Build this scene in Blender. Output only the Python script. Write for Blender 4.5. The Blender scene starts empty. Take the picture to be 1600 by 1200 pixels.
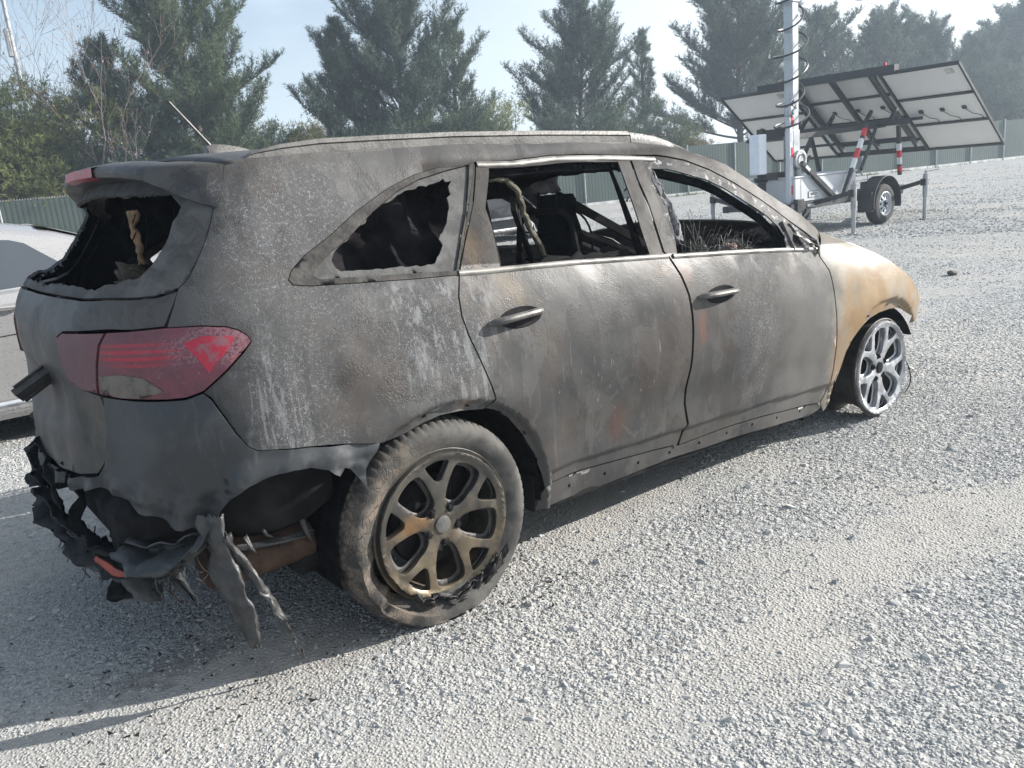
import bpy, bmesh, math, random
import numpy as np
from mathutils import Vector, Matrix, noise
from mathutils.geometry import delaunay_2d_cdt
R = math.radians
scene = bpy.context.scene
COL = scene.collection
# ---------------------------------------------------------------- camera
cd = bpy.data.cameras.new('camera'); cam = bpy.data.objects.new('camera', cd); COL.objects.link(cam)
yaw, pitch, roll = 0.6464183, 0.2429811, -0.0897117
f_ = Vector((math.sin(yaw)*math.cos(pitch), math.cos(yaw)*math.cos(pitch), -math.sin(pitch)))
r0 = Vector((math.cos(yaw), -math.sin(yaw), 0)); u0 = r0.cross(f_)
r_ = math.cos(roll)*r0+math.sin(roll)*u0; u_ = -math.sin(roll)*r0+math.cos(roll)*u0
cam.matrix_world = Matrix(((r_.x,u_.x,-f_.x,-1.3428),(r_.y,u_.y,-f_.y,-3.1560),(r_.z,u_.z,-f_.z,1.4124),(0,0,0,1)))
cd.sensor_width = 36; cd.lens = 36*1310.1/1600; cd.clip_start = .05; cd.clip_end = 3000
scene.camera = cam
# ---------------------------------------------------------------- sky and sun
SUN = Vector((2.1, -.9, 1.0)).normalized()
world = bpy.data.worlds.new('World'); scene.world = world; world.use_nodes = True
wn = world.node_tree; wn.nodes.clear()
def wnode(t, **k):
    n = wn.nodes.new(t)
    for a, b in k.items(): setattr(n, a, b)
    return n
sky = wnode('ShaderNodeTexSky', sky_type='NISHITA', sun_disc=False, air_density=1.0, dust_density=1.2, ozone_density=1.0, altitude=20)
sky.sun_elevation = math.asin(SUN.z); sky.sun_rotation = math.atan2(SUN.x, SUN.y)
tc = wnode('ShaderNodeTexCoord'); mp = wnode('ShaderNodeMapping'); mp.inputs['Scale'].default_value = (1.0, 1.0, 3.2)
mp.inputs['Location'].default_value = (1.3, .4, .2)
cn = wnode('ShaderNodeTexNoise'); cn.inputs['Scale'].default_value = 2.0; cn.inputs['Detail'].default_value = 7; cn.inputs['Roughness'].default_value = .55
cr = wnode('ShaderNodeValToRGB'); cr.color_ramp.elements[0].position = .38; cr.color_ramp.elements[1].position = .62
cr.color_ramp.elements[0].color = (0,0,0,1); cr.color_ramp.elements[1].color = (1,1,1,1)
mx = wnode('ShaderNodeMixRGB'); mx.inputs['Color2'].default_value = (6.6, 7.7, 9.0, 1)
sc_ = wnode('ShaderNodeMath', operation='MULTIPLY'); sc_.inputs[1].default_value = .85
bg = wnode('ShaderNodeBackground'); bg.inputs['Strength'].default_value = .074
wo = wnode('ShaderNodeOutputWorld')
L = wn.links.new
L(tc.outputs['Generated'], mp.inputs['Vector']); L(mp.outputs['Vector'], cn.inputs['Vector']); L(cn.outputs['Fac'], cr.inputs['Fac'])
L(cr.outputs['Color'], sc_.inputs[0]); 
sx = wnode('ShaderNodeSeparateXYZ'); L(tc.outputs['Generated'], sx.inputs[0])
hr = wnode('ShaderNodeMapRange'); hr.interpolation_type = 'SMOOTHSTEP'; hr.inputs[1].default_value = -.02; hr.inputs[2].default_value = .42; hr.inputs[3].default_value = .66; hr.inputs[4].default_value = 0; L(sx.outputs[2], hr.inputs[0])
hm_ = wnode('ShaderNodeMath', operation='MULTIPLY'); L(sc_.outputs[0], hm_.inputs[0]); hm_.inputs[1].default_value = .6
hmx = wnode('ShaderNodeMath', operation='MAXIMUM'); L(hr.outputs[0], hmx.inputs[0]); L(hm_.outputs[0], hmx.inputs[1]); L(hmx.outputs[0], mx.inputs['Fac'])
L(sky.outputs['Color'], mx.inputs['Color1'])

dt = wnode('ShaderNodeVectorMath', operation='DOT_PRODUCT'); L(tc.outputs['Generated'], dt.inputs[0]); dt.inputs[1].default_value = Vector((SUN.x, SUN.y, .25)).normalized()
gl_ = wnode('ShaderNodeMapRange'); gl_.interpolation_type = 'SMOOTHSTEP'; gl_.inputs[1].default_value = .0; gl_.inputs[2].default_value = .85; gl_.inputs[3].default_value = 0; gl_.inputs[4].default_value = .75; L(dt.outputs['Value'], gl_.inputs[0])
mx2 = wnode('ShaderNodeMixRGB'); mx2.inputs['Color2'].default_value = (10.0, 10.3, 10.4, 1); L(gl_.outputs[0], mx2.inputs['Fac']); L(mx.outputs['Color'], mx2.inputs['Color1']); L(mx2.outputs['Color'], bg.inputs['Color']); L(bg.outputs['Background'], wo.inputs['Surface'])
sd = bpy.data.lights.new('sun', 'SUN'); sd.energy = 5.0; sd.angle = R(.55); sd.color = (1, .957, .90)
sun = bpy.data.objects.new('sun', sd); COL.objects.link(sun); sun.rotation_euler = SUN.to_track_quat('Z', 'Y').to_euler(); sun.location = (0, 0, 30)
vs = scene.view_settings; vs.view_transform = 'Standard'; vs.look = 'None'; vs.gamma = 1; vs.exposure = .97
scene.cycles.max_bounces = 6; scene.cycles.volume_bounces = 0
# ================================================================= helpers
def tag(o, label=None, cat=None, group=None, kind=None):
    if label: o['label'] = label
    if cat: o['category'] = cat
    if group: o['group'] = group
    if kind: o['kind'] = kind
    return o
def thing(name, label, cat, loc=(0,0,0), rz=0, group=None):
    o = bpy.data.objects.new(name, None); COL.objects.link(o); o.location = loc; o.rotation_euler = (0,0,rz)
    o.empty_display_size = .2
    return tag(o, label, cat, group)
class MB:
    """collects shapes, builds one mesh"""
    def __init__(s): s.v = []; s.f = []; s.m = []; s.cur = 0
    def add(s, vs, fs):
        n = len(s.v); s.v += [tuple(map(float, p)) for p in vs]; s.f += [tuple(i+n for i in f) for f in fs]; s.m += [s.cur]*len(fs); return s
    def box(s, c, size, rot=None, bev=0):
        x, y, z = [a/2 for a in size]
        if bev:
            b = min(bev, x*.9, y*.9, z*.9); P = []; idx = {}
            for sx in (-1,1):
                for sy in (-1,1):
                    for sz in (-1,1):
                        for k, q in enumerate(((sx*x, sy*(y-b), sz*(z-b)), (sx*(x-b), sy*y, sz*(z-b)), (sx*(x-b), sy*(y-b), sz*z))):
                            idx[(sx,sy,sz,k)] = len(P); P.append(Vector(q))
            bmt = bmesh.new(); vv = [bmt.verts.new(p) for p in P]; bmesh.ops.convex_hull(bmt, input=vv)
            bmt.verts.index_update(); P = [v.co.copy() for v in bmt.verts]; F = [tuple(v.index for v in f.verts) for f in bmt.faces]; bmt.free()
        else:
            P = [Vector((sx*x, sy*y, sz*z)) for sx in (-1,1) for sy in (-1,1) for sz in (-1,1)]
            F = [(0,1,3,2),(4,6,7,5),(0,4,5,1),(2,3,7,6),(0,2,6,4),(1,5,7,3)]
        if rot is not None: P = [rot @ p for p in P]
        return s.add([p+Vector(c) for p in P], F)
    def bar(s, a, b, w, h=None, up=(0,0,1)):
        a, b = Vector(a), Vector(b); d = b-a; L_ = d.length; h = h or w
        if L_ < 1e-6: return s
        x = d/L_; up = Vector(up)
        if abs(x.dot(up)) > .98: up = Vector((1,0,0))
        y = up.cross(x).normalized(); z = x.cross(y)
        rot = Matrix((x, y, z)).transposed()
        return s.box((a+b)/2, (L_, w, h), rot)
    def tube(s, pts, r, n=8, caps=True, sq=(1,1)):
        pts = [Vector(p) for p in pts]; rr = r if hasattr(r, '__len__') else [r]*len(pts)
        rings = []; prev = None
        for i, p in enumerate(pts):
            t = (pts[min(i+1, len(pts)-1)]-pts[max(i-1, 0)])
            t = t.normalized() if t.length > 1e-9 else Vector((0,0,1))
            if prev is None:
                a = t.orthogonal().normalized()
                if abs(t.z) < .9: a = Vector((0,0,1)).cross(t).normalized()
            else:
                a = prev-t*prev.dot(t)
                a = a.normalized() if a.length > 1e-6 else t.orthogonal().normalized()
            prev = a; b = t.cross(a)
            rings.append([p+(a*math.cos(q)*sq[0]+b*math.sin(q)*sq[1])*rr[i] for q in [2*math.pi*k/n for k in range(n)]])
        V = [v for ring in rings for v in ring]; F = []
        for i in range(len(rings)-1):
            for k in range(n):
                F.append((i*n+k, i*n+(k+1) % n, (i+1)*n+(k+1) % n, (i+1)*n+k))
        if caps: F.append(tuple(range(n))[::-1]); F.append(tuple(len(V)-n+k for k in range(n)))
        return s.add(V, F)
    def lathe(s, prof, c=(0,0,0), axis='y', n=48, arc=None, fn=None):
        """prof = [(r, h)...] about an axis through c"""
        V = []; F = []; m = len(prof); full = arc is None
        angs = [2*math.pi*k/n for k in range(n)] if full else [arc[0]+(arc[1]-arc[0])*k/n for k in range(n+1)]
        for a in angs:
            for j, (r, h) in enumerate(prof):
                if fn: r, h = fn(a, j, r, h)
                if axis == 'y': p = (r*math.cos(a), h, r*math.sin(a))
                elif axis == 'z': p = (r*math.cos(a), r*math.sin(a), h)
                else: p = (h, r*math.cos(a), r*math.sin(a))
                V.append(Vector(p)+Vector(c))
        K = len(angs)
        for i in range(K if full else K-1):
            for j in range(m-1):
                F.append((i*m+j, i*m+j+1, ((i+1) % K)*m+j+1, ((i+1) % K)*m+j))
        return s.add(V, F)
    def grid(s, rows):
        m = len(rows[0]); V = [p for r in rows for p in r]
        return s.add(V, [(i*m+j, i*m+j+1, (i+1)*m+j+1, (i+1)*m+j) for i in range(len(rows)-1) for j in range(m-1)])
    def build(s, name, mat, parent=None, smooth=True, ang=35, solid=0, off=-1):
        me = bpy.data.meshes.new(name); me.from_pydata(s.v, [], s.f)
        mats = mat if isinstance(mat, (list, tuple)) else [mat]
        for q in mats: me.materials.append(q)
        if len(mats) > 1: me.polygons.foreach_set('material_index', s.m)
        bmt = bmesh.new(); bmt.from_mesh(me); bmesh.ops.recalc_face_normals(bmt, faces=bmt.faces); bmt.to_mesh(me); bmt.free()
        if smooth:
            me.polygons.foreach_set('use_smooth', [True]*len(me.polygons))
            try: me.set_sharp_from_angle(angle=R(ang))
            except Exception: pass
        o = bpy.data.objects.new(name, me); COL.objects.link(o)
        if parent is not None: o.parent = parent
        if solid:
            md = o.modifiers.new('thickness', 'SOLIDIFY'); md.thickness = solid; md.offset = off
        return o
def copy_tree(o, parent=None):
    c = o.copy(); COL.objects.link(c)
    if parent is not None: c.parent = parent
    for ch in [q for q in bpy.data.objects if q.parent == o]: copy_tree(ch, c)
    return c
# ---------------------------------------------------------------- materials
class NT:
    def __init__(s, name):
        s.mat = bpy.data.materials.new(name); s.mat.use_nodes = True; s.t = s.mat.node_tree; s.t.nodes.clear()
        s.out = s.n('ShaderNodeOutputMaterial'); s.b = s.n('ShaderNodeBsdfPrincipled'); s.l(s.b.outputs[0], s.out.inputs[0])
        s.tc = s.n('ShaderNodeTexCoord'); s.P = s.tc.outputs['Object']
    def n(s, t, **k):
        q = s.t.nodes.new(t)
        for a, b in k.items(): setattr(q, a, b)
        return q
    def l(s, a, b): s.t.links.new(a, b)
    def put(s, sock, v):
        if hasattr(v, 'is_output') or isinstance(v, bpy.types.NodeSocket): s.l(v, sock)
        elif isinstance(v, (tuple, list)) and len(v) == 3 and sock.type == 'RGBA': sock.default_value = (*v, 1)
        else: sock.default_value = v
    def vec(s, scale=(1,1,1), loc=(0,0,0), rot=(0,0,0), src=None):
        m = s.n('ShaderNodeMapping'); s.l(src or s.P, m.inputs[0]); m.inputs['Scale'].default_value = scale; m.inputs['Location'].default_value = loc; m.inputs['Rotation'].default_value = rot
        return m.outputs[0]
    def noise(s, scale, detail=4, rough=.55, vec=None, dist=0):
        q = s.n('ShaderNodeTexNoise'); s.l(vec or s.P, q.inputs['Vector']); q.inputs['Scale'].default_value = scale; q.inputs['Detail'].default_value = detail
        q.inputs['Roughness'].default_value = rough; q.inputs['Distortion'].default_value = dist; return q.outputs['Fac']
    def vor(s, scale, feature='F1', vec=None, out='Distance', rand=1):
        q = s.n('ShaderNodeTexVoronoi', feature=feature); s.l(vec or s.P, q.inputs['Vector']); q.inputs['Scale'].default_value = scale; q.inputs['Randomness'].default_value = rand
        return q.outputs[out]
    def ramp(s, fac, lo, hi, a=0, b=1):
        q = s.n('ShaderNodeMapRange'); s.l(fac, q.inputs[0]); q.inputs[1].default_value = lo; q.inputs[2].default_value = hi; q.inputs[3].default_value = a; q.inputs[4].default_value = b
        q.interpolation_type = 'SMOOTHSTEP'; return q.outputs[0]
    def mix(s, fac, a, b):
        q = s.n('ShaderNodeMixRGB'); s.put(q.inputs[0], fac); s.put(q.inputs[1], a); s.put(q.inputs[2], b); return q.outputs[0]
    def math(s, op, a, b=0.0):
        q = s.n('ShaderNodeMath', operation=op); s.put(q.inputs[0], a); s.put(q.inputs[1], b); return q.outputs[0]
    def mul(s, a, b): return s.math('MULTIPLY', a, b)
    def xyz(s, src=None):
        q = s.n('ShaderNodeSeparateXYZ'); s.l(src or s.P, q.inputs[0]); return q.outputs
    def blob(s, c, r, soft=.5, nz=None, amt=.3):
        """soft ellipsoid stain at c with radii r, broken by noise"""
        m = s.n('ShaderNodeVectorMath', operation='SUBTRACT'); s.l(s.P, m.inputs[0]); m.inputs[1].default_value = c
        d = s.n('ShaderNodeVectorMath', operation='DIVIDE'); s.l(m.outputs[0], d.inputs[0]); d.inputs[1].default_value = r
        ln = s.n('ShaderNodeVectorMath', operation='LENGTH'); s.l(d.outputs[0], ln.inputs[0]); v = ln.outputs['Value']
        if nz is not None: v = s.math('ADD', v, s.mul(s.math('SUBTRACT', nz, .5), amt*4))
        return s.ramp(v, 1-soft, 1+soft*.4, 1, 0)
    def bump(s, h, strength=.3, dist=.01, prev=None):
        q = s.n('ShaderNodeBump'); q.inputs['Strength'].default_value = strength; q.inputs['Distance'].default_value = dist; s.l(h, q.inputs['Height'])
        if prev is not None: s.l(prev, q.inputs['Normal'])
        return q.outputs[0]
    def done(s, col=None, rough=None, metal=None, normal=None, spec=None):
        if col is not None: s.put(s.b.inputs['Base Color'], col)
        if rough is not None: s.put(s.b.inputs['Roughness'], rough)
        if metal is not None: s.put(s.b.inputs['Metallic'], metal)
        if normal is not None: s.l(normal, s.b.inputs['Normal'])
        if spec is not None: s.b.inputs['Specular IOR Level'].default_value = spec
        return s.mat
def simple(name, col, rough=.6, metal=0, var=.25, scale=8, bump=.15, bs=60, spec=.5):
    m = NT(name); nz = m.noise(scale, 5); nf = m.noise(bs, 3)
    c2 = tuple(max(0, c*(1-var)) for c in col); c3 = tuple(min(1, c*(1+var*.6)) for c in col)
    c = m.mix(m.ramp(nz, .3, .7), c2, c3)
    return m.done(c, m.ramp(nz, .3, .7, max(.05, rough-.1), min(1, rough+.1)), metal, m.bump(nf, bump, .004), spec)
# ================================================================= materials
def burnt_paint(name, front=False):
    """fire-damaged body paint; front=True: the frame above the belt line is charred black"""
    m = NT(name); X = m.xyz()
    big = m.noise(2.2, 5, .6); mid = m.noise(9, 6, .65, dist=.4); fine = m.noise(90, 4, .7); grit = m.noise(260, 3, .75)
    drip = m.noise(1, 5, .6, vec=m.vec((26, 26, 1.3)))
    base = m.mix(m.ramp(big, .35, .65), (.038, .038, .039), (.074, .072, .070))
    base = m.mix(m.mul(m.ramp(mid, .5, .72), .55), base, (.034, .031, .029))
    # crisp-edged films of lighter ash and bare dark primer
    fa_ = m.noise(3.4, 7, .62, vec=m.vec((1.6, 1, 1), (9, 2, 4)), dist=.7); fb_ = m.noise(4.6, 7, .64, vec=m.vec((1.3, 1, .8), (1, 7, 2)), dist=.8)
    base = m.mix(m.ramp(fa_, .535, .548, 0, .20), base, (.155, .150, .145)); base = m.mix(m.ramp(fb_, .575, .588, 0, .38), base, (.026, .025, .026))
    # brown heat tint
    base = m.mix(m.mul(m.ramp(m.noise(3.3, 4, .6, vec=m.vec((1,1,1),(5,2,1))), .48, .68), .45), base, (.078, .062, .050))
    # vertical wash streaks
    base = m.mix(m.mul(m.ramp(drip, .56, .76), .35), base, (.125, .124, .122))
    # grey white ash powder, dense over the rear quarter and the front door
    ashz = m.math('MAXIMUM', m.blob((-.25, -.8, 1.22), (.34, .5, .36), .6, mid, .5), m.blob((1.72, -.93, .72), (.16, .3, .38), .6, mid, .5))
    ashz = m.math('MAXIMUM', ashz, m.blob((.05, -.93, .93), (.22, .3, .25), .6, mid, .6))
    ashz = m.math('MAXIMUM', ashz, m.blob((-.42, -.93, .85), (.16, .3, .30), .6, mid, .6))
    ashz = m.math('MAXIMUM', ashz, m.blob((1.95, -.93, .92), (.30, .3, .16), .6, mid, .4))
    ashz = m.math('MAXIMUM', ashz, m.mul(m.ramp(big, .58, .74), .40))
    ashz = m.mul(ashz, m.ramp(m.noise(6.5, 5, .7, vec=m.vec((1,1,1),(7,3,1)), dist=.6), .36, .60, .25, 1.1))
    spk = m.ramp(m.math('ADD', m.mul(fine, .45), m.mul(grit, .55)), .50, .62)
    base = m.mix(m.mul(m.mul(ashz, spk), .85), base, (.27, .275, .285))
    base = m.mix(m.mul(ashz, .25), base, (.12, .12, .125))
    # pale runs below the side window
    run = m.mul(m.ramp(m.noise(1, 5, .65, vec=m.vec((34, 34, 3.5)), dist=.3), .52, .60), m.math('MAXIMUM', m.blob((.10, -.93, .90), (.22, .3, .26), .6, mid, .7), m.blob((-.50, -.9, .82), (.10, .3, .22), .6, mid, .7)))
    base = m.mix(m.mul(run, .55), base, (.25, .255, .26))
    # hairline scratches on the rear door, dark smoke patch on the front door
    scr = m.mul(m.ramp(m.noise(1, 3, .6, vec=m.vec((120, 120, 2.6), (3, 1, 2))), .665, .70), m.blob((.85, -.93, .72), (.38, .3, .30), .5, mid, .3))
    base = m.mix(m.mul(scr, .6), base, (.30, .30, .30))
    base = m.mix(m.mul(m.blob((1.62, -.93, .62), (.07, .3, .16), .8, mid, .7), .6), base, (.035, .035, .040)); base = m.mix(m.mul(m.blob((1.98, -.93, .70), (.035, .3, .26), .8, mid, .5), .5), base, (.05, .05, .056))
    # blistered paint: dark cracks round pale flakes
    wq = m.n('ShaderNodeMixRGB', blend_type='ADD'); wq.inputs[0].default_value = .035; m.l(m.P, wq.inputs[1]); nw = m.n('ShaderNodeTexNoise'); m.l(m.P, nw.inputs[0]); nw.inputs['Scale'].default_value = 22; nw.inputs['Detail'].default_value = 4; m.l(nw.outputs['Color'], wq.inputs[2])
    ck = m.vor(74, 'DISTANCE_TO_EDGE', vec=wq.outputs[0])
    crz = m.math('MAXIMUM', m.blob((-.02, -.93, .92), (.40, .4, .34), .5, mid, .5), m.blob((-.35, -.75, 1.32), (.30, .5, .2), .5, mid, .5))
    crz = m.math('MAXIMUM', crz, m.blob((.3, -.9, 1.14), (.1, .3, .1), .5, mid, .3))
    cr1 = m.mul(m.ramp(ck, 0, .09, 1, 0), m.mul(crz, m.ramp(mid, .48, .64)))
    base = m.mix(m.mul(cr1, .6), base, (.04, .028, .027))
    # pale bare patch down the front of the front door and bare steel of the fender
    ed = m.math('ADD', X[0], m.mul(m.math('SUBTRACT', mid, .5), .35))
    base = m.mix(m.mul(m.ramp(ed, 1.72, 2.02), .65), base, (.165, .158, .148))
    base = m.mix(m.mul(m.ramp(ed, 2.22, 2.40), .95), base, m.mix(m.ramp(m.noise(5, 5, .6), .35, .65), (.20, .175, .14), (.28, .255, .215)))
    zc_ = m.math('ADD', X[2], m.mul(m.math('SUBTRACT', mid, .5), .30))
    tan = m.mul(m.ramp(ed, 2.33, 2.50), m.ramp(zc_, .92, .74))
    base = m.mix(m.mul(tan, m.ramp(m.noise(4.5, 6, .65, dist=.5), .38, .58, .35, .95)), base, m.mix(m.ramp(m.noise(7, 5, .6), .35, .7), (.235, .145, .065), (.29, .20, .105)))
    # rust and ochre stains
    for c, r, k, a in (((.86,-.93,.44),(.055,.3,.07),(.11,.045,.028),.8), ((1.33,-.95,.74),(.03,.3,.09),(.20,.06,.03),.7), ((1.27,-.93,.97),(.06,.3,.05),(.17,.07,.04),.7),
                       ((.40,-.93,1.05),(.06,.3,.10),(.22,.16,.08),.6), ((.28,-.85,1.2),(.05,.3,.09),(.30,.20,.10),.6), ((1.16,-.93,1.0),(.05,.3,.03),(.22,.16,.09),.6),
                       ((.60,-.93,.50),(.08,.3,.06),(.11,.085,.06),.5), ((-.92,-.6,.80),(.10,.14,.14),(.15,.115,.075),.7), ((.12,-.93,.70),(.05,.3,.03),(.26,.17,.09),.5),
                       ((2.36,-.93,.42),(.05,.3,.18),(.36,.18,.05),.7)):
        base = m.mix(m.mul(m.blob(c, r, .9, mid, .9), a*.5), base, k)
    upz = m.math('SUBTRACT', m.math('ADD', X[2], m.mul(X[0], .085)), 1.158); upm = m.mul(m.ramp(upz, -.004, .006), m.mul(m.ramp(X[0], .2, .22), m.ramp(X[2], 1.50, 1.46)))
    base = m.mix(m.mul(upm, .45), base, (.040, .035, .031))
    if front:
        above = m.math('SUBTRACT', m.math('ADD', X[2], m.mul(X[0], .085)), 1.162); chm = m.mul(m.ramp(above, -.004, .006), m.ramp(X[0], 1.262, 1.275))
        base = m.mix(chm, base, m.mix(m.ramp(m.noise(26, 5, .7), .56, .66), (.018, .018, .020), (.30, .30, .31)))
    h = m.math('ADD', m.mul(spk, m.mul(ashz, .7)), m.mul(cr1, -.8))
    h = m.math('ADD', h, m.mul(mid, .5)); h = m.math('ADD', h, m.mul(m.mul(m.ramp(m.vor(130, 'F1'), 0, .5, 1, 0), m.ramp(mid, .45, .6)), .5)); h = m.math('ADD', h, m.mul(m.ramp(fa_, .535, .548), .15))
    nrm = m.bump(h, .55, .0022); nrm = m.bump(m.noise(14, 4, .6), .25, .006, nrm)
    rg = m.ramp(m.math('ADD', m.mul(ashz, .6), m.mul(mid, .5)), .15, .8, .43, .8)
    m.done(base, rg, .0, nrm, .32)
    m.l(m.ramp(m.math('MAXIMUM', upm, chm) if front else upm, 0, 1, .32, .05), m.b.inputs['Specular IOR Level'])
    return m.mat
M = {}
M['paint'] = burnt_paint('burnt_paint'); M['paintf'] = burnt_paint('burnt_paint_front_door', True)
def rear_plastic():
    m = NT('melted_bumper'); a = m.noise(5, 5, .6, dist=.5); b = m.noise(1, 4, .6, vec=m.vec((40, 40, 6))); e = m.noise(70, 4, .7)
    c = m.mix(m.ramp(a, .4, .65), (.030, .033, .037), (.062, .066, .070)); c = m.mix(m.mul(m.ramp(b, .58, .8), .4), c, (.15, .15, .15))
    return m.done(c, m.ramp(a, .35, .7, .38, .62), 0, m.bump(e, .25, .002, m.bump(a, .4, .01)), .5)
M['bumper'] = rear_plastic()
M['char'] = simple('charred_black', (.012, .012, .0135), .95, 0, .6, 20, .5, 60, .0)
M['liner'] = simple('sooty_steel', (.024, .0235, .024), .9, 0, .5, 9, .3, 50, .03)
M['shred'] = simple('melted_plastic_shred', (.05, .05, .05), .45, 0, .5, 24, .5, 90)
M['ash'] = simple('pale_ash', (.40, .40, .40), .9, 0, .35, 30, .5, 120, .2)
def glass_rest():
    m = NT('sooty_window_remnant'); a = m.noise(14, 6, .65, dist=.4); e = m.noise(120, 3, .7)
    c = m.mix(m.ramp(a, .35, .65), (.070, .069, .068), (.125, .124, .122)); c = m.mix(m.mul(m.ramp(m.noise(5, 4, .6), .5, .7), .5), c, (.08, .078, .076))
    c = m.mix(m.ramp(m.vor(40, 'DISTANCE_TO_EDGE'), 0, .035, .35, 0), c, (.06, .06, .06))
    return m.done(c, .75, 0, m.bump(e, .4, .002, m.bump(m.noise(34, 6, .7), .5, .006)), .12)
M['glassrest'] = glass_rest()
def trim_mat():
    m = NT('scorched_bright_trim'); a = m.noise(12, 6, .6)
    c = m.mix(m.ramp(a, .35, .65), (.12, .115, .105), (.26, .25, .235)); return m.done(c, m.ramp(a, .3, .7,   .35, .6), .3, m.bump(m.noise(80, 4, .7), .3, .001))
M['trim'] = trim_mat()
M['qtrim'] = simple('scorched_window_trim', (.068, .064, .060), .75, 0, .5, 22, .6, 90, .12)
M['rail'] = simple('scorched_roof_rail', (.13, .125, .118), .5, .2, .35, 14, .4, 90)
M['rust'] = simple('rusty_steel', (.085, .052, .036), .8, 0, .5, 14, .5, 60, .3)
def rim_bronze():
    m = NT('heat_tinted_alloy'); a = m.noise(7, 5, .6, dist=.3); X = m.xyz()
    c = m.mix(m.ramp(a, .38, .62), (.075, .070, .062), (.150, .132, .105))
    low = m.mul(m.ramp(X[2], .08, -.16), m.ramp(m.noise(9, 4, .6), .3, .55)); c = m.mix(m.mul(low, .6), c, (.19, .145, .085))
    c = m.mix(m.blob((-.12, -.0, .03), (.08, .3, .04), .8, a, .4), c, (.22, .13, .06))
    c = m.mix(m.ramp(m.noise(60, 4, .7), .55, .75, 0, .45), c, (.04, .037, .034)); c = m.mix(m.ramp(m.noise(11, 5, .7, dist=.5), .48, .66, 0, .7), c, (.055, .052, .048)); c = m.mix(m.mul(m.ramp(X[2], -.05, .20), .4), c, (.09, .092, .092))
    return m.done(c, m.ramp(a, .3, .7, .32, .55), .55, m.bump(m.noise(120, 4, .7), .25, .001))
M['rimr'] = rim_bronze()
def rim_silver():
    m = NT('bare_silver_alloy'); a = m.noise(10, 5, .6)
    c = m.mix(m.ramp(a, .38, .62), (.30, .31, .33), (.52, .53, .55)); c = m.mix(m.ramp(m.noise(34, 4, .7), .58, .75, 0, .5), c, (.12, .12, .13))
    return m.done(c, m.ramp(a, .3, .7, .3, .5), .6, m.bump(m.noise(120, 4, .7), .2, .001))
M['rimf'] = rim_silver()
M['barrel'] = simple('sooty_wheel_barrel', (.06, .055, .052), .6, .2, .5, 14, .3, 60)
def tyre_mat():
    m = NT('scorched_tyre'); a = m.noise(9, 5, .65); b = m.vor(60, 'DISTANCE_TO_EDGE', vec=m.vec((1,1,.45)))
    X = m.xyz(); burn = m.mul(m.ramp(X[0], .05, -.25), m.ramp(X[2], .52, .25))
    c = m.mix(m.ramp(a, .35, .65), (.050, .049, .047), (.115, .110, .102)); c = m.mix(m.mul(burn, .6), c, m.mix(m.ramp(m.noise(16, 4), .4, .6), (.05, .045, .04), (.21, .165, .125)))
    c = m.mix(m.mul(m.mul(m.ramp(b, 0, .06, 1, 0), burn), m.ramp(m.noise(8,3),.45,.6,.1,.8)), c, (.015, .014, .013))
    h = m.math('ADD', m.mul(m.mul(m.ramp(b, 0, .08), burn), .35), m.mul(m.noise(60, 4, .7), .4))
    return m.done(c, .85, 0, m.bump(h, .6, .005), .25)
M['tyre'] = tyre_mat()
M['groove'] = simple('tread_groove', (.02, .019, .018), .9, 0, .3, 20, .2, 60, .2)
def lampm(name, c0, c1, rough=.3, glow=True):
    m = NT(name); a = m.noise(12, 5, .6, dist=.4); e = m.noise(150, 3, .7); X = m.xyz()
    fz = m.blob((-.60, -.85, 1.04), (.15, .3, .07), .6, a, .5)
    c = m.mix(m.ramp(a, .35, .65), c0, c1)
    if glow:
        st = m.ramp(m.math('SINE', m.mul(X[2], 330)), -.4, .5); bl = m.blob((-.80, -.80, 1.025), (.11, .3, .040), .55, a, .15)
        c = m.mix(m.mul(bl, .35), c, (.26, .012, .03)); c = m.mix(m.mul(m.mul(bl, st), .75), c, (.42, .010, .035))
    c = m.mix(m.mul(m.mul(fz, m.ramp(e, .40, .58)), .55), c, (.34, .20, .22))
    c = m.mix(m.ramp(m.noise(5, 5, .65), .42, .68, 0, .32), c, (.075, .06, .065)); c = m.mix(m.ramp(m.noise(90, 4, .7), .60, .72, 0, .4), c, (.30, .26, .26))
    return m.done(c, m.ramp(a, .3, .7, rough, rough+.3), 0, m.bump(e, .3, .001, m.bump(a, .2, .004)), .5)
M['lens'] = lampm('smoky_red_lens', (.105, .030, .040), (.170, .048, .062))
M['lensin'] = lampm('faded_red_lens', (.12, .045, .055), (.17, .07, .08), .4, False)
def redm():
    m = NT('bright_red_reflector'); a = m.noise(26, 5, .7); c = m.mix(m.ramp(a, .45, .62), (.42, .02, .045), (.25, .11, .125)); return m.done(c, .4, 0, m.bump(m.noise(150, 3), .3, .001))
M['lensred'] = redm()
M['lenswhite'] = simple('clouded_clear_lens', (.13, .11, .09), .35, 0, .3, 30, .2, 90)
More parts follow.
